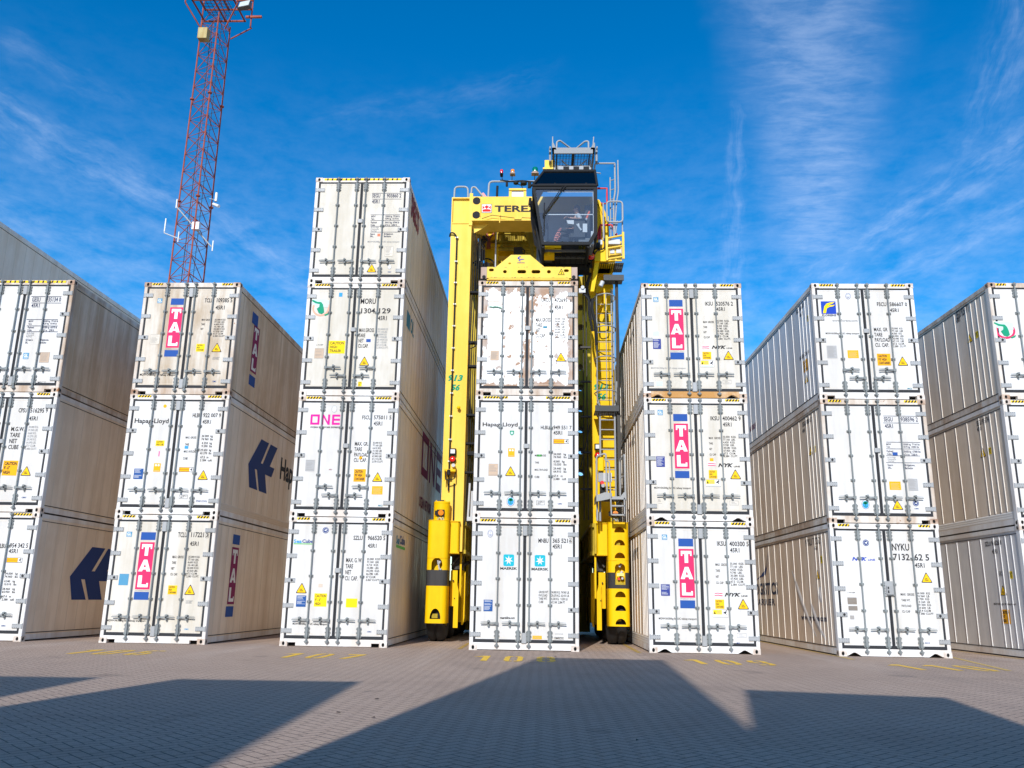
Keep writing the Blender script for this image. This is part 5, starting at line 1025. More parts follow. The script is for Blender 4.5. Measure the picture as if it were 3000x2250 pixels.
for i in range(4): a = i * math.pi / 4; mb.cyl((-.12 - .24 * math.cos(a), 4.4, 10.85 - .24 * math.sin(a)), (-.12 + .24 * math.cos(a), 4.4, 10.85 + .24 * math.sin(a)), .01, 6)
mb.cyl((-.12, 4.3, 10.85), (-.12, 4.7, 10.85), .1, 16); mb.tube([(-.45, 4.0, 10.7), (-.3, 3.9, 10.85), (-.28, 3.8, 10.5), (-.32, 3.8, 9.9)], .03, 8, 0, .1); mb.tube([(-.48, 3.9, 10.75), (-.36, 3.8, 10.8), (-.35, 3.7, 10.4), (-.38, 3.7, 9.8)], .025, 8, 0, .1)
part(mb, 'cable_reel', [BLACK])
# hoist frame plate on the inner right, under the cab
mb = MB(); mb.box(2.52, 4.6, 9.0, 2.60, 9.4, 11.9); mb.box(-.42, 4.6, 9.0, -.36, 6.0, 10.4); part(mb, 'hoist_frame', [YED])

# --- beam furniture: rails, beacons, antenna
mb = MB()
mb.tube([(-1.06, 3.4, 12.53), (-1.05, 3.4, 12.98), (-.66, 3.4, 12.98), (-.64, 3.4, 12.53)], .028, 8, 0, .12)
mb.tube([(-.57, 3.4, 12.56), (-.54, 3.4, 12.96), (-.44, 3.4, 12.97), (-.12, 3.4, 12.56)], .028, 8, 0, .12)
mb.tube([(-.05, 3.4, 12.56), (-.03, 3.4, 13.15), (1.5, 3.4, 13.15)], .03, 8, 0, .12)
part(mb, 'handrail', [STEEL])
mb = MB(); mb.tube([(.3, 3.38, 13.18), (.6, 3.37, 13.13), (.95, 3.38, 13.16), (1.3, 3.38, 13.12)], .022, 6); mb.cyl((.38, 3.4, 13.15), (.33, 3.4, 13.35), .012, 6); mb.cyl((.65, 3.4, 13.15), (.65, 3.4, 13.36), .012, 6); mb.cyl((1.31, 3.4, 13.13), (1.33, 3.4, 13.36), .014, 6)
mb.cyl((.5, 3.38, 13.12), (.5, 3.38, 12.98), .035, 8); mb.cyl((1.18, 3.38, 13.12), (1.2, 3.38, 12.96), .04, 8); mb.cyl((.77, 3.38, 13.12), (.77, 3.38, 13.06), .075, 12); mb.cyl((1.0, 3.38, 13.12), (1.0, 3.38, 13.04), .095, 12); mb.tube([(.8, 3.38, 13.06), (.95, 3.38, 13.0), (.98, 3.38, 12.8), (.98, 3.38, 12.6)], .014, 6, 0, .05); mb.box(1.12, 3.36, 12.93, 1.22, 3.42, 13.1)
mb.cyl((.21, 3.4, 12.6), (.22, 3.4, 13.0), .035, 8); mb.lathe([(.11, 0), (.1, .02), (.04, .05)], (.2, 3.4, 12.57), 2, 14)
part(mb, 'lamp_cabling', [BLACK])
for x, z, r, h, m in ((.335, 13.42, .045, .12, REDL), (.665, 13.44, .06, .1, AMBER), (1.335, 13.45, .085, .16, GREENL)):
    o = part(MB().cyl((x, 3.4, z - .07), (x, 3.4, z), r * 1.08, 16).box(x - r * (1.3 if x > .5 else .9), 3.3, z - .075, x + r * (1.3 if x > .5 else .9), 3.5, z - .06), 'beacon', [BROWN if x > .5 else BLACK])
    mb = MB(); mb.lathe([(r, 0), (r, h * .7), (r * .8, h * .92), (0, h)], (x, 3.4, z), 2, 18); part(mb, 'beacon_lens', [m], o)
mb = MB(); q = [(.57, 12.57), (.57, 12.86), (1.08, 12.86), (1.08, 12.57)]
mb.box(.57, 3.3, 12.57, .65, 3.34, 12.84); mb.box(1.0, 3.3, 12.57, 1.08, 3.34, 12.84); mb.box(.57, 3.27, 12.80, 1.08, 3.36, 12.86); mb.box(.65, 3.32, 12.57, 1.0, 3.38, 12.80, 1)
part(mb, 'lamp_housing', [YEP, GREY])
mb = MB(); mb.prism([(-.28, 12.57), (-.28, 12.8), (-.2, 12.84), (-.05, 12.64), (-.05, 12.57)], 1, 3.5, 3.7); part(mb, 'red_cover', [REDP])

# --- spreader
SP = ob('spreader', None, SC, (0, 0, 0))
mb = MB(); mb.box(.21, .03, 8.775, 2.29, .07, 9.065)
mb.prism([(.43, 9.065), (.80, 9.385), (1.27, 9.385), (1.63, 9.065)], 1, .03, .07)
cc = MB()
for x, f_ in ((.32, slot(.32, 8.985, .062, .037)), (.655, ov(.655, 8.94, .048, .044)), (1.07, slot(1.07, 8.94, .11, .046)), (1.42, slot(1.42, 8.94, .11, .046)), (1.74, ov(1.74, 8.94, .048, .046)), (2.17, slot(2.17, 8.97, .062, .037)), (.77, ov(.77, 9.155, .033, .026))): cc.prism(f_, 1, -.1, .2)
mb = cut(mb, cc)
mb.box(.21, .07, 9.04, 2.29, .42, 9.06); mb.box(.21, .07, 8.73, 2.29, .42, 8.76); mb.box(.25, .04, 8.735, 2.24, .09, 8.775); mb.box(.21, .38, 8.76, 2.29, .42, 9.04)
part(mb, 'end_beam', [YEP], SP)
mb = MB(); mb.box(.06, .035, 8.76, .205, .4, 9.06); mb.box(2.295, .035, 8.76, 2.44, .4, 9.06); part(mb, 'end_block', [BROWN], SP)
mb = MB()
for x in (.06, 2.27): mb.box(x, .03, 8.69, x + .15, .3, 8.73); mb.cyl((x + .08, .02, 8.80), (x + .08, .034, 8.80), .045, 10)
mb.box(.9, .3, 8.78, 1.6, .36, 9.0)
part(mb, 'twist_lock', [BLACK], SP)
mb = MB(); mb.box(.55, .42, 8.78, .85, 12.0, 9.1); mb.box(1.6, .42, 8.78, 1.9, 12.0, 9.1); mb.box(.5, 4.4, 8.85, 1.95, 8.0, 9.35); mb.box(.15, 11.8, 8.76, 2.35, 12.15, 9.06); part(mb, 'telescopic_beam', [YED], SP)
A = Art()
A.poly([(.0, .12), (.05, .165), (.09, .165), (.09, .14), (.06, .14), (.045, .12), (.06, .10), (.14, .10), (.185, .085), (.14, .075), (.06, .075), (.03, .085)], 'rb'); A.poly([(.02, .055), (.06, .065), (.1, .04), (.06, .03)], 'rb'); A.text('stinis', .0, -.02, .185, .012, 'na', 'b')
A.build('maker_logo', SP, lambda u, v, n: (.955 + u - OX, .026 - OY, 9.18 + v))
A = Art(); A.poly([(0, 0), (.17, 0), (.085, .17)], 'k'); A.poly([(.025, .014), (.145, .014), (.085, .135)], 'ye', 1); A.text('2', .065, .025, .105, .095, 'k', 'b', 2)
A.build('warning_triangle', SP, lambda u, v, n: (1.96 + u - OX, .026 - .002 * n - OY, 8.855 + v))
mb = MB(); rr = random.Random(5)                                  # paint scuffs along the lower edge
for i in range(26):
    x = rr.uniform(.3, 2.2); w = rr.uniform(.01, .07); z = rr.choice((8.785, 9.055)) + rr.uniform(-.008, .006); mb.add([(x, .0275, z), (x + w, .0275, z + rr.uniform(-.004, .004)), (x + w * .8, .0275, z + rr.uniform(.006, .014)), (x + w * .1, .0275, z + .008)], [(0, 1, 2, 3)])
part(mb, 'paint_scuffs', [mat('scuff', (.12, .10, .07), .7)], SP)

# --- cab
CAB = ob('cab', None, SC, (0, 0, 0))
yF, yB = 1.5, 3.12
FR = [(1.284, 12.02), (3.05, 12.02), (3.04, 10.62), (2.84, 10.30), (1.55, 10.30)]           # front outline, clockwise from top left
IN = [(1.37, 11.93), (2.955, 11.93), (2.945, 10.66), (2.80, 10.385), (1.615, 10.385)]
mb = MB()
n = 5
for i in range(n):
    a, b = FR[i], FR[(i + 1) % n]; c, d = IN[(i + 1) % n], IN[i]
    for y in (yF, ):
        mb.add([(a[0], y, a[1]), (b[0], y, b[1]), (c[0], y, c[1]), (d[0], y, d[1]), (a[0], y + .07, a[1]), (b[0], y + .07, b[1]), (c[0], y + .07, c[1]), (d[0], y + .07, d[1])],
               [(0, 1, 2, 3), (7, 6, 5, 4), (0, 4, 5, 1), (3, 2, 6, 7)])
def beam2(a, b, r): mb.cyl((a[0], a[1], a[2]), (b[0], b[1], b[2]), r, 4)
for (x, z) in FR: beam2((x + (.04 if x < 2 else -.04), yF + .05, z - .03), (x + (.04 if x < 2 else -.04), yB, z - .03), .05)
for (a, b) in ((FR[0], FR[4]), (FR[1], FR[2]), (FR[2], FR[3])): beam2((a[0] + (.04 if a[0] < 2 else -.04), yB, a[1]), (b[0] + (.04 if b[0] < 2 else -.04), yB, b[1]), .06)
part(mb, 'cab_frame', [CABG], CAB)
mb = MB(); mb.add([(x, yF + .03, z) for x, z in IN], [list(range(5))]); part(mb, 'windscreen', [GLASS], CAB)
mb = MB(); mb.add([(1.36, yF + .07, 11.93), (1.61, yF + .07, 10.38), (1.61, yB, 10.38), (1.36, yB, 11.93)], [(0, 1, 2, 3)]); part(mb, 'side_window', [GLASS], CAB)
mb = MB(); mb.add([(2.99, yF + .07, 11.93), (2.98, yF + .07, 10.66), (2.98, yB, 10.66), (2.99, yB, 11.93)], [(0, 1, 2, 3)]); part(mb, 'side_window', [GLASS], CAB)
mb = MB(); mb.add([(1.63, yF + .1, 10.32), (2.8, yF + .1, 10.32), (2.8, 2.4, 10.32), (1.63, 2.4, 10.32)], [(0, 1, 2, 3)]); part(mb, 'floor_window', [GLASS], CAB)
mb = MB(); mb.box(1.6, 2.4, 10.30, 2.85, yB, 10.36); mb.box(1.6, 1.95, 10.29, 2.85, 2.0, 10.34); mb.box(1.4, yB, 10.3, 3.0, yB + .04, 12.0); mb.box(2.55, 1.8, 10.36, 2.95, 2.9, 10.62)
part(mb, 'cab_lining', [INSIDE], CAB)
mb = MB()                                                          # under-floor grilles
for y in (2.05, 2.45):
    for i in range(6): mb.box(1.9 + .15 * i, y, 10.27, 1.915 + .15 * i, y + .3, 10.285)
    for j in range(4): mb.box(1.85, y + .08 * j, 10.268, 2.75, y + .012 + .08 * j, 10.284)
mb.box(1.6, 2.8, 10.1, 2.9, 3.2, 10.29); mb.box(1.62, 2.9, 9.6, 2.6, 3.2, 10.1)
part(mb, 'cab_underframe', [BLACK], CAB)
mb = MB(); mb.box(1.62, 2.0, 10.2, 1.9, 2.35, 10.285); mb.box(1.62, 2.6, 10.0, 2.1, 2.78, 10.12); mb.box(1.62, 2.75, 9.72, 2.1, 2.9, 9.9); mb.cyl((1.75, 1.96, 10.24), (1.75, 2.02, 10.24), .05, 10); part(mb, 'floor_bracket', [YEL], CAB)
mb = MB()                                                          # sloping roof glazing and lid
rp = [(1.284, yF, 12.03), (3.05, yF, 12.03), (3.02, 1.95, 12.70), (1.60, 1.95, 12.70)]
mb.add([(1.33, yF + .05, 12.08), (3.02, yF + .05, 12.08), (2.99, 1.93, 12.67), (1.62, 1.93, 12.67)], [(0, 1, 2, 3)])
part(mb, 'roof_window', [GLASSD], CAB)
mb = MB()
def bar(a, b, r=.035): mb.cyl(a, b, r, 6)
bar(rp[0], rp[1]); bar(rp[1], rp[2]); bar(rp[0], rp[3]); bar(rp[3], rp[2], .05)
mb.box(1.58, 1.93, 12.66, 3.05, yB, 12.74); mb.box(1.42, yF + .03, 12.05, 2.98, yF + .09, 12.10)
mb.add([(1.284, yF, 12.03), (1.60, 1.95, 12.70), (1.6, yB, 12.7), (1.284, yB, 12.03)], [(0, 1, 2, 3)]); mb.add([(3.05, yF, 12.03), (3.02, 1.95, 12.70), (3.02, yB, 12.7), (3.05, yB, 12.03)], [(0, 1, 2, 3)])
for x in (1.9, 2.75): mb.cyl((x, yF + .1, 12.13), (x, yF + .06, 12.13), .018, 6)
part(mb, 'cab_roof', [BLACK], CAB)
mb = MB(); mb.cyl((2.19, 1.47, 12.0), (1.62, 1.46, 11.16), .016, 6); mb.cyl((2.12, 1.47, 12.0), (1.60, 1.46, 11.18), .012, 6); mb.cyl((1.62, 1.46, 11.5), (1.62, 1.46, 10.6), .014, 6); mb.cyl((1.61, 1.46, 11.18), (1.61, 1.48, 11.10), .035, 8); mb.box(1.6, 1.48, 10.62, 1.628, 1.51, 11.5)
part(mb, 'wiper', [BLACK], CAB)
mb = MB(); mb.box(1.62, 1.56, 11.19, 2.95, 1.575, 11.215); mb.box(1.7, 1.56, 11.86, 2.95, 1.57, 11.875); mb.box(2.93, 1.56, 10.7, 2.945, 1.575, 11.87); part(mb, 'window_rail', [GREY], CAB)
# hoses and rods along the left flank of the cab
mb = MB()
for i in range(6): mb.tube([(1.22 + .02 * i, 2.6 + .08 * i, 12.2), (1.24 + .02 * i, 2.5 + .08 * i, 11.5 - .05 * i), (1.36 + .03 * i, 2.5 + .08 * i, 10.7)], .012, 6)
mb.cyl((1.22, 2.4, 12.1), (1.2, 2.4, 11.9), .04, 8)
part(mb, 'cab_hoses', [BLACK], CAB)
# seat, console, joystick boxes
mb = MB(); mb.bbox(2.30, 1.95, 10.72, 2.78, 2.45, 10.86, .05); mb.prism([(2.62, 10.80), (2.78, 10.80), (2.90, 11.50), (2.80, 11.55), (2.74, 11.5)], 1, 1.98, 2.42); mb.bbox(2.74, 2.08, 11.5, 2.88, 2.32, 11.72, .03); mb.box(2.4, 2.05, 10.4, 2.7, 2.35, 10.72)
seat = part(mb, 'seat', [SEAT], CAB)
mb = MB(); mb.box(2.20, 1.72, 11.10, 2.78, 1.86, 11.16, 0); mb.prism([(2.22, 11.10), (2.42, 11.10), (2.42, 10.98), (2.26, 11.0)], 1, 1.70, 1.86, 1); mb.box(2.42, 1.72, 10.62, 2.72, 1.86, 11.10, 2); mb.cyl((2.24, 1.79, 11.16), (2.24, 1.79, 11.23), .022, 8, 0); mb.cyl((2.76, 1.71, 11.13), (2.76, 1.69, 11.13), .03, 10, 3); mb.cyl((2.5, 1.70, 10.98), (2.62, 1.70, 10.80), .03, 8, 1); mb.box(2.66, 1.70, 10.75, 2.78, 1.74, 11.0, 1); mb.cyl((2.55, 1.69, 11.0), (2.57, 1.69, 10.86), .014, 6, 3)
part(mb, 'arm_console', [BLACK, GREY, SEAT, mat('white_knob', (.8, .8, .8), .4)], CAB)
mb = MB(); mb.box(1.68, 2.1, 11.2, 1.72, 2.5, 11.55, 0); mb.cyl((1.72, 2.3, 10.4), (1.72, 2.3, 11.2), .02, 6, 0); mb.prism([(1.62, 10.5), (1.86, 10.42), (1.9, 10.48), (1.66, 10.58)], 1, 1.95, 2.4, 0); mb.box(2.88, 1.7, 10.4, 2.96, 2.2, 10.78, 1); mb.box(2.72, 2.4, 11.5, 2.76, 2.7, 11.6, 1); mb.box(2.3, 3.02, 11.55, 2.42, 3.1, 11.72, 1); mb.box(2.5, 3.02, 11.55, 2.68, 3.1, 11.74, 1)
part(mb, 'control_panel', [BLACK, GREY], CAB)
mb = MB(); mb.tube([(2.74, 1.95, 11.16), (2.86, 2.0, 11.5)], .03, 6); part(mb, 'seat_belt', [mat('orange_belt', (.75, .13, .06), .6)], CAB)

# --- platforms on the cab roof
PF = MB()
PF.box(1.83, 2.0, 13.28, 3.02, 2.05, 13.40); PF.box(1.82, 2.0, 13.40, 3.03, 2.12, 13.46); PF.box(1.83, 2.0, 13.28, 1.88, 2.95, 13.40); PF.box(2.97, 2.0, 13.28, 3.02, 2.95, 13.40); PF.box(1.83, 2.9, 13.28, 3.02, 2.95, 13.40)
PF.prism([(1.82, 13.40), (1.82, 13.60), (1.86, 13.62), (1.95, 13.40)], 1, 2.0, 2.03); PF.prism([(3.03, 13.40), (3.03, 13.60), (2.99, 13.62), (2.9, 13.40)], 1, 2.0, 2.03)
for x in (1.74, 3.05): PF.bbox(x, 2.1, 13.1, x + .06, 2.3, 13.3, .015); PF.bbox(x, 2.1, 13.38, x + .06, 2.3, 13.52, .015)
for x in (1.75, 3.07): PF.cyl((x, 2.1, 13.5), (x + .04, 2.1, 13.5), .05, 10)
rf = part(PF, 'roof_platform', [mat('grey_steel', (.27, .285, .30), .6, spec=.2)])
mb = MB(); mb.grate(1.88, 2.97, 2.05, 2.9, 13.30, .085, .013, .008); mb.grate(1.9, 2.9, 2.4, 3.2, 12.95, .085, .013, .008); mb.box(2.38, 2.05, 13.27, 2.46, 2.9, 13.3)
for x in (1.94, 2.86): mb.box(x, 2.05, 13.272, x + .03, 2.9, 13.3)
part(mb, 'platform_grating', [MESHG], rf)
mb = MB(); mb.box(1.88, 2.38, 12.74, 1.92, 2.42, 13.28); mb.box(2.9, 2.38, 12.74, 2.94, 2.42, 13.28); mb.box(1.88, 2.36, 12.92, 2.94, 2.4, 12.98); mb.box(2.0, 1.97, 12.74, 2.88, 2.0, 12.87); mb.cyl((2.1, 2.4, 13.28), (2.4, 2.4, 13.0), .02, 6); mb.cyl((2.8, 2.4, 13.28), (2.5, 2.4, 13.0), .02, 6)
for x in (2.08, 2.36, 2.64): mb.box(x + .06, 1.962, 12.755, x + .22, 1.971, 12.855, 1)
part(mb, 'platform_support', [STEEL, BLACK], rf)
mb = MB()
mb.tube([(1.95, 2.2, 13.44), (1.96, 2.2, 13.76), (2.05, 2.2, 13.80), (2.48, 2.5, 13.62)], .026, 8, 0, .08); mb.tube([(2.86, 2.2, 13.44), (2.86, 2.2, 13.77), (2.76, 2.2, 13.77), (2.40, 2.5, 13.60)], .026, 8, 0, .08)
mb.cyl((1.84, 2.05, 13.58), (1.84, 2.05, 13.83), .018, 6); mb.cyl((2.98, 2.05, 13.58), (3.0, 2.05, 13.82), .018, 6)
part(mb, 'handrail', [STEEL], rf)
mb = MB(); mb.box(1.62, 2.3, 13.0, 1.84, 2.6, 13.24, 0); mb.box(1.57, 2.28, 12.95, 1.86, 2.62, 13.0, 0); mb.box(1.6, 2.3, 12.74, 1.82, 2.5, 12.95, 1); part(mb, 'floodlight_case', [YEP, BLACK])

# --- right-hand access: rails, struts, platforms, ladders
mb = MB()
mb.tube([(3.04, 2.5, 13.0), (3.06, 2.5, 13.22), (3.14, 2.5, 13.24), (3.62, 2.5, 13.24)], .026, 8, 0, .08)
for q, r in ((0, .026), (.09, .02)): mb.tube([(3.63 + q, 2.6, 13.3 + q), (3.63 + q, 2.6, 12.4), (3.58 + q, 2.6, 12.1), (3.58, 2.6, 11.0)], r, 8, 0, .1)
mb.tube([(3.38, 2.5, 12.05), (3.82, 2.5, 12.05), (3.82, 2.5, 11.42), (3.38, 2.5, 11.42)], .027, 8, 0, .1, True)
mb.cyl((3.28, 2.5, 12.0), (3.28, 2.5, 10.85), .026, 8); mb.cyl((3.82, 2.6, 11.5), (3.82, 2.6, 10.9), .022, 8); mb.cyl((3.5, 2.7, 12.9), (3.5, 2.7, 11.0), .02, 8); mb.cyl((3.68, 2.6, 11.5), (3.62, 2.6, 11.1), .02, 8)
for z in (12.8, 12.5, 12.2, 11.9, 11.6, 11.3): mb.cyl((3.5, 2.7, z), (3.62, 2.62, z), .014, 6)
mb.cyl((3.06, 2.4, 12.9), (3.2, 2.3, 12.82), .018, 6)
part(mb, 'access_handrail', [STEEL])
mb = MB(); mb.tube([(3.05, 2.9, 12.66), (3.42, 2.9, 12.66), (3.42, 2.9, 12.18), (3.25, 2.9, 12.18)], .032, 6); part(mb, 'red_safety_rail', [REDP]); mb = MB(); mb.tube([(3.2, 2.7, 10.9), (3.2, 2.7, 11.42), (3.55, 2.7, 11.42), (3.6, 2.7, 11.15), (3.68, 2.7, 11.13)], .032, 6, 0, .06); mb.cyl((3.2, 2.75, 11.35), (3.14, 2.75, 11.0), .05, 10)
part(mb, 'red_safety_rail', [REDP])
mb = MB(); mb.prism([(3.06, 12.35), (3.2, 12.33), (3.32, 12.1), (3.47, 11.62), (3.47, 11.1), (3.06, 11.1)], 1, 2.95, 3.25); mb.prism([(3.1, 12.3), (3.2, 12.27), (3.4, 11.65), (3.36, 11.62), (3.2, 12.1)], 1, 2.9, 2.96); mb.box(3.08, 2.95, 10.2, 3.5, 3.6, 11.1)
part(mb, 'cab_arm', [YEL])
mb = MB(); mb.box(3.02, 2.45, 10.22, 3.34, 2.6, 10.55); mb.prism([(3.0, 9.35), (2.9, 9.35), (3.03, 10.22), (3.16, 10.22)], 1, 2.5, 2.75); mb.box(3.1, 2.6, 10.2, 3.6, 3.3, 10.3)
mb.prism([(3.1, 10.0), (3.6, 9.85), (3.6, 9.75), (3.1, 9.6)], 1, 3.3, 3.5); mb.box(3.32, 3.2, 9.0, 3.4, 3.4, 9.7)
part(mb, 'cab_strut', [YEL])
mb = MB()
for (xa, za, xb, zb) in ((3.36, 10.92, 3.82, 11.02), (3.36, 10.30, 3.84, 10.38), (3.36, 10.62, 3.82, 10.70)): mb.cyl((xa, 2.5, za), (xb, 2.5, zb), .032, 4)
for x, z0, z1 in ((3.36, 10.25, 10.98), (3.82, 10.3, 11.1)): mb.box(x - .03, 2.45, z0, x + .03, 2.52, z1)
mb.box(3.4, 2.75, 10.35, 3.8, 2.8, 10.95)
part(mb, 'step_frame', [YEP])
mb = MB(); mb.box(3.42, 2.55, 10.78, 3.74, 2.66, 10.92); mb.box(3.46, 2.55, 10.50, 3.58, 2.6, 10.62); mb.box(3.63, 2.55, 10.51, 3.77, 2.6, 10.62); mb.box(3.13, 2.45, 10.72, 3.24, 2.6, 10.86); mb.cyl((3.18, 2.5, 9.5), (3.24, 2.5, 9.64), .06, 10); mb.box(2.58, 2.4, 9.28, 2.76, 2.5, 9.40); mb.cyl((2.68, 2.4, 9.42), (2.68, 2.36, 9.42), .05, 10)
part(mb, 'junction_box', [GREY])
mb = MB(); mb.bbox(2.99, 2.35, 10.58, 3.17, 2.5, 10.74, .01, 0); mb.cyl((3.08, 2.35, 10.66), (3.08, 2.33, 10.66), .055, 14, 1); part(mb, 'loudspeaker', [BLACK, CABG])
o = part(MB().cyl((2.92, 2.42, 10.35), (2.92, 2.5, 10.35), .11, 20), 'stop_lamp', [BLACK]); part(MB().lathe([(0, -.05), (.07, -.045), (.1, -.02), (.1, 0)], (2.92, 2.42, 10.35), 1, 20), 'lamp_lens', [REDL], o); part(MB().box(2.83, 2.355, 10.34, 3.0, 2.372, 10.375), 'lamp_stripe', [AMBER], o)
mb = MB(); mb.tube([(3.02, 2.4, 10.4), (3.06, 2.38, 10.5), (3.25, 2.38, 10.55), (3.3, 2.4, 10.62), (3.3, 2.45, 10.9)], .018, 8, 0, .05); part(mb, 'hydraulic_hose', [BLACK]); mb = MB(); mb.tube([(2.95, 2.4, 9.1), (2.93, 2.4, 8.8), (3.02, 2.4, 8.4), (3.05, 2.5, 7.8)], .04, 8, 0, .1); part(mb, 'hydraulic_hose', [BLACK]); mb = MB(); mb.tube([(3.2, 3.5, 8.9), (3.2, 3.4, 8.45), (3.45, 3.4, 8.5), (3.45, 3.5, 9.1)], .018, 8, 0, .1); part(mb, 'hydraulic_hose', [BLACK]); mb = MB(); mb.tube([(2.7, 2.5, 9.3), (2.85, 2.4, 9.1), (2.85, 2.4, 8.7), (2.95, 2.5, 8.2)], .035, 8, 0, .1)
part(mb, 'hydraulic_hose', [BLACK])
mb = MB(); mb.box(3.3, 2.7, 9.86, 3.84, 3.3, 9.9); mb.box(3.28, 2.65, 9.74, 3.84, 2.7, 9.9); mb.grate(3.15, 3.82, 2.55, 3.25, 10.2, .06, .026, .015); part(mb, 'landing', [MESHG])
mb = MB(); mb.box(3.62, 2.9, 3.8, 3.70, 3.0, 9.9); mb.tube([(3.66, 2.85, 9.6), (3.68, 2.85, 8.0), (3.66, 2.85, 6.0)], .03, 6); part(mb, 'cable_tray', [DARKM])
# caged upper ladder and straight lower ladder
LX0, LX1, LY = 3.12, 3.54, 3.36
mb = MB()
for x in (LX0, LX1): mb.cyl((x, LY, 6.0), (x, LY, 9.9), .02, 8)
z = 6.2
while z < 9.9: mb.cyl((LX0, LY, z), (LX1, LY, z), .013, 6); z += .28
n = 10
for zc in (9.35, 8.42, 7.55, 6.6):
    P = [(LX0 - .03, LY, zc)] + [(LX0 + .21 - .30 * math.cos(math.pi * i / n), LY - .25 - .45 * math.sin(math.pi * i / n), zc) for i in range(n + 1)] + [(LX1 + .03, LY, zc)]
    mb.tube(P, .017, 6)
for i in (2, 5, 8): x = LX0 + .21 - .30 * math.cos(math.pi * i / n); y = LY - .25 - .45 * math.sin(math.pi * i / n); mb.cyl((x, y, 6.35), (x, y, 9.35), .012, 6)
part(mb, 'caged_ladder', [STEEL])
mb = MB()
for x in (3.16, 3.56): mb.cyl((x, 2.98, 3.75), (x, 2.98, 6.25), .026, 8); mb.tube([(x, 2.98, 6.2), (x + (-.07 if x < 3.3 else .06), 2.95, 6.45), (x + (-.07 if x < 3.3 else .06), 2.9, 6.9)], .022, 8, 0, .05)
z = 3.95
while z < 6.2: mb.cyl((3.16, 2.98, z), (3.56, 2.98, z), .018, 6); z += .27
part(mb, 'ladder', [STEEL])
mb = MB(); mb.grate(3.02, 3.66, 2.8, 3.5, 6.06, .055, .024, .02); mb.box(3.02, 2.78, 6.04, 3.66, 2.8, 6.2); part(mb, 'landing', [MESHG])
mb = MB(); mb.grate(3.0, 3.76, 2.3, 3.2, 3.66, .055, .024, .02); part(mb, 'landing', [MESHG])
mb = MB()
mb.prism([(3.0, 3.56), (3.0, 3.72), (3.22, 3.80), (3.4, 3.78), (3.4, 3.66), (3.3, 3.62)], 1, 2.28, 2.3); mb.prism([(3.38, 3.62), (3.38, 3.69), (3.62, 3.7), (3.70, 3.8), (3.76, 3.82), (3.76, 3.62)], 1, 2.28, 2.3); mb.box(3.0, 2.3, 3.56, 3.02, 3.2, 3.75); mb.box(3.75, 2.3, 3.6, 3.77, 3.2, 3.82)
for z in (3.46, 3.23): mb.box(3.38, 2.28, z - .02, 3.72, 2.42, z + .015)
mb.box(3.70, 2.28, 3.2, 3.73, 2.34, 3.66)
part(mb, 'platform_edge', [STEEL])
mb = MB()
mb.tube([(3.02, 2.5, 3.7), (3.02, 2.4, 4.75), (3.26, 2.34, 4.82), (3.28, 2.34, 3.72)], .026, 8, 0, .07); mb.tube([(3.26, 2.32, 4.62), (3.34, 2.32, 4.6), (3.36, 2.28, 3.9), (3.38, 2.28, 3.22)], .02, 8, 0, .07); mb.tube([(3.64, 2.6, 3.75), (3.64, 2.6, 4.66), (3.74, 2.35, 4.80), (3.75, 2.35, 3.7)], .024, 8, 0, .04); mb.cyl((3.65, 2.6, 4.2), (3.74, 2.4, 4.26), .012, 6)
mb.cyl((3.04, 2.6, 3.1), (3.04, 2.6, 3.7), .03, 8); mb.cyl((3.12, 2.7, 3.1), (3.12, 2.7, 3.7), .03, 8)
part(mb, 'platform_handrail', [STEEL])
mb = MB(); mb.bbox(3.05, 2.42, 4.38, 3.22, 2.6, 4.74, .03); part(mb, 'control_box', [YEL])
mb = MB(); mb.box(3.2, 2.5, 4.1, 3.42, 2.62, 4.33, 0); mb.box(3.07, 2.5, 4.1, 3.2, 2.6, 4.34, 1); mb.cyl((3.16, 2.38, 4.06), (3.16, 2.45, 4.06), .05, 12, 2); mb.cyl((3.18, 2.38, 3.98), (3.2, 2.45, 4.0), .045, 12, 0); mb.box(3.14, 2.5, 3.7, 3.24, 2.56, 4.0, 3); part(mb, 'plug_socket', [GREY, STEEL, REDL, BLACK])

# --- operator (a person in the cab)
def skin(name, joints, edges, mats, parent, lv=2):
    me = bpy.data.meshes.new(name); me.from_pydata([j[0] for j in joints], edges, []); o = bpy.data.objects.new(name, me); COL.objects.link(o)
    md = o.modifiers.new('skin', 'SKIN'); md.use_smooth_shade = True
    for i, j in enumerate(joints): me.skin_vertices[0].data[i].radius = (j[1], j[1] if len(j) < 3 else j[2])
    me.skin_vertices[0].data[0].use_root = True
    o.modifiers.new('sub', 'SUBSURF').levels = lv; o.modifiers['sub'].render_levels = lv
    for i, m in enumerate(mats): me.materials.append(m)
    dg = bpy.context.evaluated_depsgraph_get(); dg.update(); r = bpy.data.meshes.new_from_object(o.evaluated_get(dg)); bpy.data.objects.remove(o)
    for p in r.polygons: p.use_smooth = True
    return r
SKINM = mat('skin', (.55, .30, .21), .55); SHIRT = mat('grey_shirt', (.44, .47, .51), .8); TROU = mat('dark_trousers', (.045, .045, .05), .85); STRIPE = mat('salmon_stripe', (.72, .22, .16), .6); HAIR = mat('brown_hair', (.07, .04, .025), .8)
PX, PY, PZ = 2.52, 2.2, 10.86
person = thing('person', 'person in grey shirt and striped trousers sitting sideways in the glass cab, hand on armrest', 'person', (PX, PY, PZ))
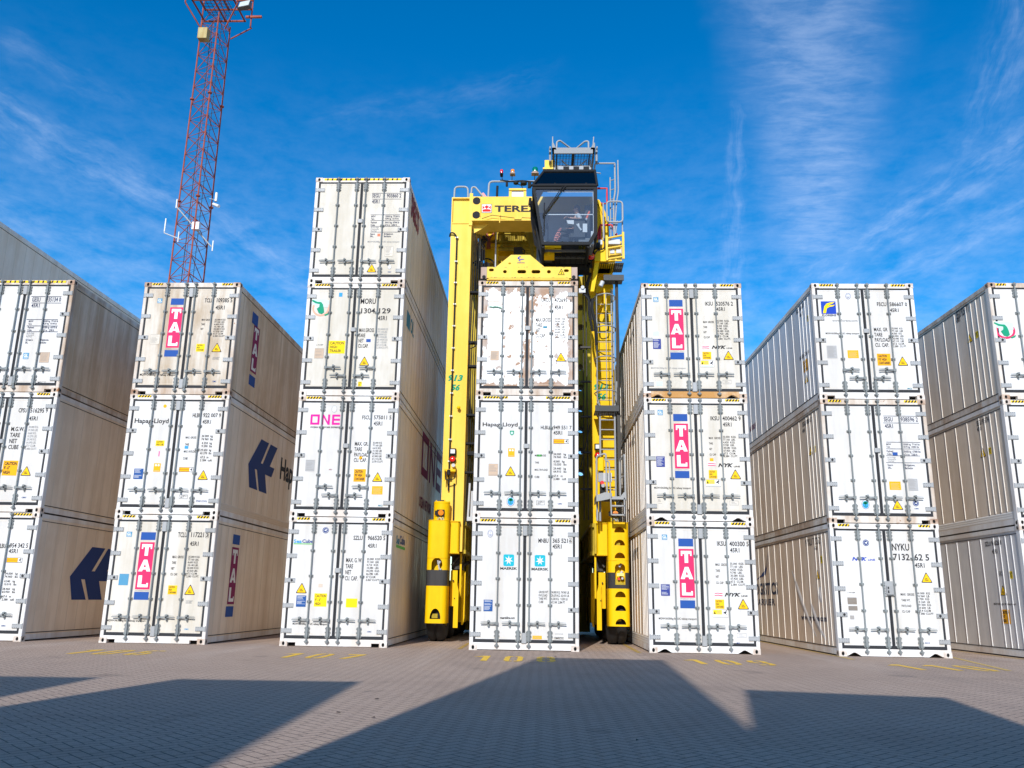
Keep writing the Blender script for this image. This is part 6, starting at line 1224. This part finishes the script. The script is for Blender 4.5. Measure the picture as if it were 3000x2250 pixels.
J = [((0, 0, .10), .125, .15), ((.01, 0, .28), .12, .145), ((.03, 0, .46), .13, .17), ((.04, 0, .585), .07, .09), ((.025, 0, .655), .052), ((.0, 0, .70), .075), ((-.015, 0, .79), .088), ((-.01, 0, .86), .07),
     ((.03, -.19, .54), .065), ((.08, -.26, .36), .048), ((-.10, -.36, .345), .040), ((-.22, -.39, .365), .027),
     ((.03, .19, .54), .065), ((.06, .25, .34), .048), ((-.14, .24, .30), .040), ((-.25, .22, .32), .027),
     ((-.06, -.1, .06), .095), ((-.46, -.13, .14), .065), ((-.60, -.13, -.16), .05), ((-.70, -.13, -.40), .04), ((-.80, -.14, -.43), .035),
     ((-.06, .1, .06), .095), ((-.44, .14, .12), .065), ((-.55, .14, -.18), .05), ((-.60, .14, -.42), .04), ((-.70, .14, -.45), .035)]
E_ = [(0, 1), (1, 2), (2, 3), (3, 4), (4, 5), (5, 6), (6, 7), (3, 8), (8, 9), (9, 10), (10, 11), (3, 12), (12, 13), (13, 14), (14, 15), (0, 16), (16, 17), (17, 18), (18, 19), (19, 20), (0, 21), (21, 22), (22, 23), (23, 24), (24, 25)]
bm_ = skin('body', J, E_, [SKINM, SHIRT, TROU, STRIPE, BLACK], person)
for p in bm_.polygons:
    c = p.center; i = 0
    if c.z < .13 and c.x > -.95 and not (abs(c.y) > .2 and c.z > .2): i = 2
    if .13 <= c.z < .61 and c.x > -.04: i = 1
    if abs(c.y) > .2 and c.z < .42 and c.z > .2 and c.x < .07: i = 0
    if c.x < -.3 and c.z < .25 and c.x > -.62 and abs(c.y) < .2: i = 3 if (int((c.z + 1) * 28) % 2 == 0 and c.z > -.3 and c.x < -.44) else 2
    if c.z < -.385: i = 4
    p.material_index = i
ob('body', bm_, person)
# hands: palm and five separate fingers closing on the joystick
for (bx, by, bz), sg in (((-.25, -.395, .365), -1), ((-.28, .215, .32), 1)):
    Jh = [((bx + .03, by, bz), .024, .017), ((bx - .04, by + .004 * sg, bz + .002), .034, .015)]
    Eh = [(0, 1)]
    for f_, (dy, ln_) in enumerate(((-.03, .06), (-.01, .075), (.01, .07), (.028, .052))):
        k = len(Jh); y = by + dy
        Jh += [((bx - .055, y, bz + .003), .0095), ((bx - .055 - ln_ * .5, y, bz + .002), .009), ((bx - .055 - ln_ * .85, y, bz - .025), .008), ((bx - .055 - ln_ * .85, y, bz - .045), .007)]
        Eh += [(1, k), (k, k + 1), (k + 1, k + 2), (k + 2, k + 3)]
    k = len(Jh); Jh += [((bx - .01, by - .035 * sg, bz - .005), .011), ((bx - .05, by - .055 * sg, bz - .02), .0095), ((bx - .08, by - .05 * sg, bz - .03), .008)]; Eh += [(1, k), (k, k + 1), (k + 1, k + 2)]
    ob('hand', skin('hand', Jh, Eh, [SKINM], person, 1), person)
mb = MB()
mb.prism([(-.085, .775), (-.115, .765), (-.112, .752), (-.085, .75)], 1, -.013, .013)     # nose
for y in (-.032, .032): mb.lathe([(0, -.011), (.011, 0), (0, .011)], (-.083, y, .80), 0, 8, 1)
mb.box(-.089, -.026, .722, -.08, .026, .73, 2)
for y in (-.088, .088): mb.lathe([(0, -.012), (.028, -.004), (.02, .01), (0, .012)], (0, y, .785), 1, 10)
build(mb, 'face', [SKINM, BLACK, mat('lips', (.4, .13, .11), .6)], person)
mb = MB(); mb.lathe([(.092, -.01), (.095, .03), (.085, .07), (.055, .098), (0, .11)], (.008, 0, .81), 2, 18); mb.box(.03, -.08, .72, .088, .08, .82); build(mb, 'hair', [HAIR], person)
# ------------------------------------------------------------------ lattice floodlight mast
MRED = paint('mast_red', (.36, .095, .062), (.20, .055, .04), .7, rough=.7, streak=False)
MX, MY = -20.9, 30.0
MA = thing('lattice_mast', 'tall red lattice floodlight mast behind the second container stack from left', 'mast', (MX, MY, 0))
legs = [(a * .91 - b * .41, a * .41 + b * .91) for a, b in ((-1.12, .45), (.12, -1.05), (1.12, .6))]
def lg(i, z): k = 1.0 - z * .0045; return (legs[i][0] * k, legs[i][1] * k, z)
for i in range(3):
    mb = MB(); mb.cyl(lg(i, 0), lg(i, 39.3), .052, 8)
    z = 3.4
    while z < 39: p = lg(i, z); mb.cyl((p[0], p[1], z - .04), (p[0], p[1], z + .04), .14, 10); z += 7.43
    build(mb, 'leg', [MRED], MA)
mb = MB(); th = MB(); z = .6; st = 1.238; j = 0
while z < 39:
    for a in range(3):
        b = (a + 1) % 3
        p, q = lg(a, z), lg(b, z); mb.cyl(p, q, .018, 6)
        p, q = (lg(a, z), lg(b, z + st)) if a != 1 else (lg(b, z), lg(a, z + st))
        mb.cyl(p, q, .028, 6)
        th.cyl(lg(b if a != 1 else a, z), lg(a if a != 1 else b, z + st), .008, 5)
    z += st
build(mb, 'bracing', [MRED], MA); build(th, 'bracing_rod', [mat('dark_rod', (.09, .05, .05), .6)], MA)
mb = MB()
for x in (-.1, .2): mb.cyl((x, -.25, .2), (x * .85, -.2, 39.2), .018, 6)
z = .5
while z < 39: mb.cyl((-.1, -.25, z), (.2, -.25, z), .01, 5); z += .4
build(mb, 'ladder', [MRED], MA)
mb = MB(); mb.tube([(-.3, -.1, .2), (-.25, -.1, 39)], .025, 6); mb.tube([(.4, .1, .2), (.33, .1, 39)], .02, 6); build(mb, 'mast_cable', [DARKM], MA)
mb = MB()
for z, (xa, xb), (ya, yb) in ((39.9, (-1.35, 1.6), (-1.2, 1.0)), (41.0, (-1.5, 1.9), (-1.4, 1.2))):
    for y in (ya, yb): mb.box(xa, y, z, xb, y + .09, z + .1)
    for x in (xa, xb - .12, (xa + xb) / 2): mb.box(x, ya, z, x + .09, yb + .09, z + .1)
for x, y in ((-1.6, -1.5), (1.9, -1.5), (-1.6, 1.2), (1.9, 1.2)): mb.cyl((x, y, 39.5), (x, y, 41.9), .05, 6)
for x, y in ((-1.6, -1.5), (2.0, -1.5), (-1.6, 1.2), (2.0, 1.2)): mb.cyl((x * .45, y * .4, 38.1), (x, y, 39.5), .05, 6)
mb.box(-1.6, -1.5, 41.8, 2.0, -1.42, 41.9); mb.box(1.9, -1.5, 39.6, 3.0, -1.38, 39.75); mb.box(1.9, .2, 39.6, 3.0, .32, 39.75)
build(mb, 'head_frame', [MRED], MA)
mb = MB(); mb.grate(-.9, 1.0, -.8, .8, 40.2, .3, .035, .02); build(mb, 'platform_grating', [mat('rusty_grating', (.10, .06, .06), .7)], MA)
FLC = mat('floodlight_case', (.10, .10, .095), .5); FLG = mat('floodlight_glass', (.55, .60, .58), .12, 0, .8)
for x, y, z, rx, rz in ((-1.9, -1.6, 40.6, .7, .5), (2.5, -1.7, 39.2, .9, -.25), (3.2, -.9, 40.8, .9, -.5), (-.9, -1.7, 41.0, 1.2, .1)):
    mb = MB(); mb.prism([(-.45, -.3), (.45, -.3), (.33, .3), (-.33, .3)], 1, 0, .28); o = build(mb, 'floodlight', [FLC], MA, (x, y, z)); o.rotation_euler = (rx - 1.2, 0, rz)
    mb = MB(); mb.box(-.38, -.012, -.25, .38, -.002, .25); build(mb, 'lamp_glass', [FLG], o)
mb = MB(); mb.box(-1.35, -1.5, 40.75, -.4, -1.2, 41.5); build(mb, 'white_cabinet', [mat('white_cabinet', (.75, .75, .74), .5)], MA)
mb = MB(); mb.box(-.62, -1.25, 36.95, .0, -.75, 37.75); o = build(mb, 'lamp_box', [paint('rusty_cabinet', (.46, .38, .17), (.3, .17, .05), .8, spots=.4)], MA)
mb = MB(); mb.tube([(-1.7, -.2, 24.0), (-1.7, -.2, 23.4), (-.2, -1.0, 22.6)], .04, 6); mb.cyl((-1.7, -.2, 23.5), (-1.7, -.2, 24.4), .045, 6, 1); mb.tube([(-.6, -1.3, 24.7), (1.3, .1, 22.6)], .05, 6); mb.cyl((-.6, -1.3, 24.6), (-.6, -1.3, 25.2), .045, 6, 1); mb.cyl((1.4, .1, 22.3), (1.4, .1, 23.0), .045, 6, 1); mb.box(.3, -.8, 23.4, .75, -.5, 23.9, 1); mb.cyl((-.35, -1.05, 22.4), (-.35, -1.05, 23.1), .035, 6, 1)
mb.cyl((1.15, .4, 25.9), (1.15, .4, 26.5), .09, 8, 1); mb.cyl((1.1, .2, 25.6), (1.6, -.1, 25.3), .1, 8, 1); mb.cyl((.8, .2, 26.0), (1.2, .5, 26.0), .03, 6)
build(mb, 'antenna', [GREY, mat('antenna_white', (.75, .76, .77), .4)], MA)

# ------------------------------------------------------------------ ground
def paving():
    mm = bpy.data.materials.new('herringbone_pavers'); mm.use_nodes = True
    N = NT(mm.node_tree); b = mm.node_tree.nodes['Principled BSDF']
    pos = N.node('ShaderNodeNewGeometry').outputs['Position']
    X, Yy, _ = N.xyz(pos)
    u = N.noise(pos, .9, 2, .5); du = N.m('MULTIPLY', N.m('SUBTRACT', u, .5), .05)
    S = 0.105
    xr = N.m('DIVIDE', N.m('MULTIPLY', N.m('ADD', N.m('ADD', X, Yy), du), .70710678), S)
    yr = N.m('DIVIDE', N.m('MULTIPLY', N.m('SUBTRACT', Yy, X), .70710678), S)
    i, j = N.m('FLOOR', xr), N.m('FLOOR', yr); fx, fy = N.m('SUBTRACT', xr, i), N.m('SUBTRACT', yr, j)
    q = N.m('SUBTRACT', i, j); md = N.m('SUBTRACT', q, N.m('MULTIPLY', N.m('FLOOR', N.m('DIVIDE', q, 4.0)), 4.0))
    def eq(v): return N.m('COMPARE', md, v, .5)
    e0, e1, e2, e3 = eq(0.0), eq(1.0), eq(2.0), eq(3.0)
    L = N.m('ADD', fx, e1); R_e = N.m('ADD', N.m('SUBTRACT', 1.0, fx), e0); B = N.m('ADD', fy, e2); T = N.m('ADD', N.m('SUBTRACT', 1.0, fy), e3)
    d = N.m('MINIMUM', N.m('MINIMUM', L, R_e), N.m('MINIMUM', B, T))
    bi = N.m('SUBTRACT', i, e1); bj = N.m('SUBTRACT', j, e2)
    wn = N.node('ShaderNodeTexWhiteNoise', noise_dimensions='2D'); N.put(wn.inputs[0], N.comb(bi, bj, 0.0)); rnd = wn.outputs[0]
    gapn = N.noise(pos, 2.3, 3, .6)
    gw = N.m('MULTIPLY_ADD', gapn, .085, .0)
    g = N.m('SUBTRACT', 1.0, N.ss(d, N.m('MULTIPLY', gw, .55), N.m('ADD', gw, .04)))
    agg = N.noise(pos, 150, 3, .75); agg2 = N.noise(pos, 38, 4, .75)
    big = N.noise(pos, .22, 5, .6); trk = N.noise(pos, .8, 4, .6, sc=(1, .12, 1)); spl = N.noise(pos, .5, 5, .65, sc=(.25, 1, 1))
    base = N.mix(N.m('MULTIPLY_ADD', rnd, .6, .2), (.43, .305, .225), (.50, .365, .275))
    base = N.mix(N.ss(agg, .35, .68), N.mix(.5, base, (.2, .14, .11)), N.mix(.38, base, (.70, .56, .45)))
    base = N.mix(N.m('MULTIPLY', N.ss(agg2, .48, .62), .5), base, (.22, .165, .13))
    base = N.mix(N.m('MULTIPLY', N.ss(big, .42, .7), .4), base, (.29, .205, .155))
    base = N.mix(N.m('MULTIPLY', N.ss(trk, .55, .75), .22), base, (.54, .41, .325))
    base = N.mix(N.m('MULTIPLY', N.ss(spl, .56, .72), .3), base, (.24, .175, .14))
    fr = N.m('FRACT', N.m('DIVIDE', N.m('ADD', N.m('SUBTRACT', X, 3.58 - .1), N.m('MULTIPLY', N.m('SUBTRACT', u, .5), .5)), 4.13))
    tyre = N.m('SUBTRACT', 1.0, N.ss(N.m('ABSOLUTE', N.m('SUBTRACT', fr, .5)), .05, .1))
    fr2 = N.m('ABSOLUTE', N.m('SUBTRACT', N.m('FRACT', N.m('ADD', fr, .5)), .5))
    lane = N.m('MULTIPLY', N.m('SUBTRACT', 1.0, N.ss(fr2, .045, .1)), N.ss(Yy, -7.0, -1.0))
    base = N.mix(N.m('MULTIPLY', N.m('MULTIPLY', lane, N.ss(trk, .3, .6)), .32), base, (.56, .45, .37))
    stn = N.ss(N.noise(pos, .75, 4, .55), .63, .7)
    base = N.mix(N.m('MULTIPLY', stn, .38), base, (.13, .10, .085))
    base = N.mix(N.m('MULTIPLY', N.ss(N.noise(pos, .35, 5, .7, sc=(1, .35, 1)), .5, .68), .22), base, (.17, .135, .12))
    base = N.mix(N.m('MULTIPLY', g, .8), base, (.022, .020, .018))
    N.put(b.inputs['Base Color'], base); b.inputs['Roughness'].default_value = .8; b.inputs['Specular IOR Level'].default_value = .25
    bp = N.node('ShaderNodeBump'); bp.inputs['Strength'].default_value = .35; bp.inputs['Distance'].default_value = .006
    N.put(bp.inputs['Height'], N.m('ADD', N.m('MULTIPLY', N.m('SUBTRACT', 1.0, g), 1.0), N.m('MULTIPLY_ADD', agg, .35, N.m('MULTIPLY', rnd, .3)))); N.put(b.inputs['Normal'], bp.outputs[0])
    return mm
mb = MB(); mb.add([(-900, -500, 0), (900, -500, 0), (900, 2500, 0), (-900, 2500, 0)], [(0, 1, 2, 3)])
tag(build(mb, 'paved_yard', [paving()]), None, None, kind='structure')

def worn(name, col):
    mm = bpy.data.materials.new(name); mm.use_nodes = True; N = NT(mm.node_tree); N.n.clear()
    o = N.node('ShaderNodeOutputMaterial'); t = N.node('ShaderNodeBsdfTransparent'); g = N.node('ShaderNodeBsdfPrincipled'); x = N.node('ShaderNodeMixShader')
    pos = N.node('ShaderNodeNewGeometry').outputs['Position']
    g.inputs['Roughness'].default_value = .75
    N.put(g.inputs['Base Color'], N.mix(N.ss(N.noise(pos, 90, 3, .7), .35, .7), col, tuple(c * .55 for c in col)))
    f = N.m('MULTIPLY', N.ss(N.noise(pos, 9, 5, .7), .26, .36), N.ss(N.noise(pos, 70, 3, .7), .2, .3))
    N.put(x.inputs[0], f); N.put(x.inputs[1], t.outputs[0]); N.put(x.inputs[2], g.outputs[0]); N.put(o.inputs[0], x.outputs[0]); return mm
RP = worn('worn_yellow_road_paint', (.92, .56, .03)); RP2 = worn('faded_yellow_road_paint', (.62, .42, .12))
for txt, x0, y0, x1, y1, wh in (('106', -7.32, -3.55, -5.75, -2.25, 'second stack from left'), ('107', -3.34, -3.5, -1.80, -2.25, 'four-high stack'), ('108', .30, -3.35, 1.88, -1.95, 'middle stack and half in shadow'),
                                ('109', 4.36, -3.15, 5.95, -1.95, 'stack right of the yellow carrier'), ('110', 8.12, -3.58, 9.75, -2.30, 'second stack from right')):
    mb = MB()
    n_ = len(txt); w_ = (x1 - x0) / (n_ + (n_ - 1) * .75)
    for i, ch in enumerate(txt):
        xa = x0 + i * w_ * 1.75
        def bar_(a, b, c, d): mb.add([(xa + a * w_, y0 + b * (y1 - y0), .004), (xa + c * w_, y0 + b * (y1 - y0), .004), (xa + c * w_, y0 + d * (y1 - y0), .004), (xa + a * w_, y0 + d * (y1 - y0), .004)], [(0, 1, 2, 3)])
        s = .3
        if ch == '1': bar_(.55, 0, .9, 1); mb.add([(xa + .0 * w_, y0 + .78 * (y1 - y0), .004), (xa + .55 * w_, y0 + .78 * (y1 - y0), .004), (xa + .55 * w_, y0 + (y1 - y0), .004)], [(0, 1, 2)])
        elif ch == '7': bar_(0, .84, 1, 1); mb.add([(xa + .2 * w_, y0, .004), (xa + .55 * w_, y0, .004), (xa + w_, y0 + .83 * (y1 - y0), .004), (xa + .65 * w_, y0 + .83 * (y1 - y0), .004)], [(0, 1, 2, 3)])
        else:
            gp_ = .0
            L = dict([('0', 'LlRrTB'), ('6', 'LlrTMB'), ('8', 'LlRrTMB'), ('9', 'LRrTMB')])[ch]
            if 'L' in L: bar_(0, .56, s, .88)
            if 'l' in L: bar_(0, .12, s, .44 if 'M' in L else .55)
            if 'R' in L: bar_(1 - s, .56, 1, .88)
            if 'r' in L: bar_(1 - s, .12, 1, .44 if 'M' in L else .55)
            if 'T' in L: bar_(.1, .89, .44, 1); bar_(.56, .89, .9, 1)
            if 'B' in L: bar_(.1, 0, .44, .11); bar_(.56, 0, .9, .11)
            if 'M' in L: bar_(.15, .45, .44, .55); bar_(.56, .45, .85, .55)
    tag(build(mb, 'bay_number', [RP]), 'worn yellow number %s on the paving before the %s' % (txt, wh), 'painted number', 'yellow bay numbers on the paving')
mb = MB()
for x, y0, y1, w in ((-.27, .25, 2.9, .1), (3.72, .0, 4.0, .1), (8.03, -.6, 9.0, .09), (12.1, -.2, 9.0, .09)):
    y = y0
    while y < y1: mb.add([(x, y, .004), (x + w, y, .004), (x + w, y + .16, .004), (x, y + .16, .004)], [(0, 1, 2, 3)]); y += .21
for a, b, c, d in ((10.75, .6, 9.95, -3.4), (8.10, -.1, 8.06, -1.0)):
    L_ = math.hypot(c - a, d - b); nx, ny = -(d - b) / L_ * .05, (c - a) / L_ * .05; mb.add([(a - nx, b - ny, .0045), (c - nx, d - ny, .0045), (c + nx, d + ny, .0045), (a + nx, b + ny, .0045)], [(0, 1, 2, 3)])
tag(build(mb, 'lane_markings', [RP2]), None, None, kind='structure')

# weeds at the foot of the dented container
def weed(x, y, s, label):
    mb = MB(); rr = random.Random(int(x * 100))
    for i in range(60):
        a = rr.uniform(0, 6.28); r0 = rr.uniform(0, .05) * s; ln = rr.uniform(.15, .42) * s; le = rr.uniform(.1, .5)
        p0 = Vector((r0 * math.cos(a), r0 * math.sin(a), 0)); p1 = p0 + Vector((math.cos(a) * ln * le * .5, math.sin(a) * ln * le * .5, ln * .6)); p2 = p0 + Vector((math.cos(a) * ln * le, math.sin(a) * ln * le, ln)); w = Vector((-math.sin(a), math.cos(a), 0)) * .008 * s
        mb.add([p0 - w, p0 + w, p1 + w * .8, p1 - w * .8, p2], [(0, 1, 2, 3), (3, 2, 4)], i % 2)
    o = build(mb, 'grass_tuft', [mat('grass_green', (.16, .19, .06), .7), mat('grass_straw', (.34, .30, .13), .7)], None, (x, y, 0)); tag(o, label, 'weed')
weed(8.0, 7.1, 1.5, 'green tuft of grass growing at the foot of the dented container')
weed(7.98, 9.0, .8, 'small dry weed further back along the dented container')

# a few stray leaves and grit on the paving
mb = MB(); rr = random.Random(11)
LF = mat('dry_leaf', (.05, .035, .025), .8)
for k_, (x, y) in enumerate(((-.35, -10.9), (.05, -11.2), (1.9, -1.85), (2.4, -12.2), (-.2, -9.7), (1.8, -2.4))):
    mb = MB(); a = rr.uniform(0, 6.28); s = rr.uniform(.02, .04); ca, sa = math.cos(a) * s, math.sin(a) * s
    mb.add([(-ca, -sa, .004), (sa * .5, -ca * .5, .012), (ca, sa, .006), (-sa * .5, ca * .5, .016)], [(0, 1, 2), (0, 2, 3)])
    tag(build(mb, 'dry_leaf', [LF], None, (x, y, .003)), 'small dark dry leaf lying on the paving', 'leaf', 'dry leaves scattered on the paving')

# crease in the wall of the dented container
def crease(pts, w, h):
    mb = MB(); vs = []; n = len(pts); P = [Vector((0, a, b)) for a, b in pts]
    for i, p in enumerate(P):
        d = (P[min(i + 1, n - 1)] - P[max(i - 1, 0)]).normalized(); s = Vector((0, -d.z, d.y)); t = math.sin(math.pi * i / (n - 1))
        for q, k in ((-1, 0), (-.45, .55), (-.1, 1), (.12, .4), (.4, -.02), (1, 0)): v = p + s * q * w * (.35 + t); vs.append((.0235 - h * k * t - (.0005 if abs(q) < 1 else -.004), v.y, v.z))
    mb.add(vs, [(i * 6 + k, i * 6 + k + 1, i * 6 + 7 + k, i * 6 + 6 + k) for i in range(n - 1) for k in range(5)], 0, True); return mb
def bez(p, n=16):
    r = []
    for i in range(n + 1):
        t = i / n; r.append(tuple(p[0][k] * (1 - t) ** 3 + 3 * p[1][k] * t * (1 - t) ** 2 + 3 * p[2][k] * t * t * (1 - t) + p[3][k] * t ** 3 for k in (0, 1)))
    return r
for o in [q for q in scene.objects if q.get('label', '').startswith('dented')]:
    for b_ in (((3.3, 1.95), (2.9, 1.5), (2.5, .9), (1.6, .35)), ((1.9, 1.2), (1.75, .9), (1.5, .6), (.9, .3)), ((1.05, 1.5), (1.2, 1.35), (1.15, 1.2), (.95, 1.15))): build(crease(bez(b_), .10, .018), 'wall_crease', [SIDES['silver'][0]], o)
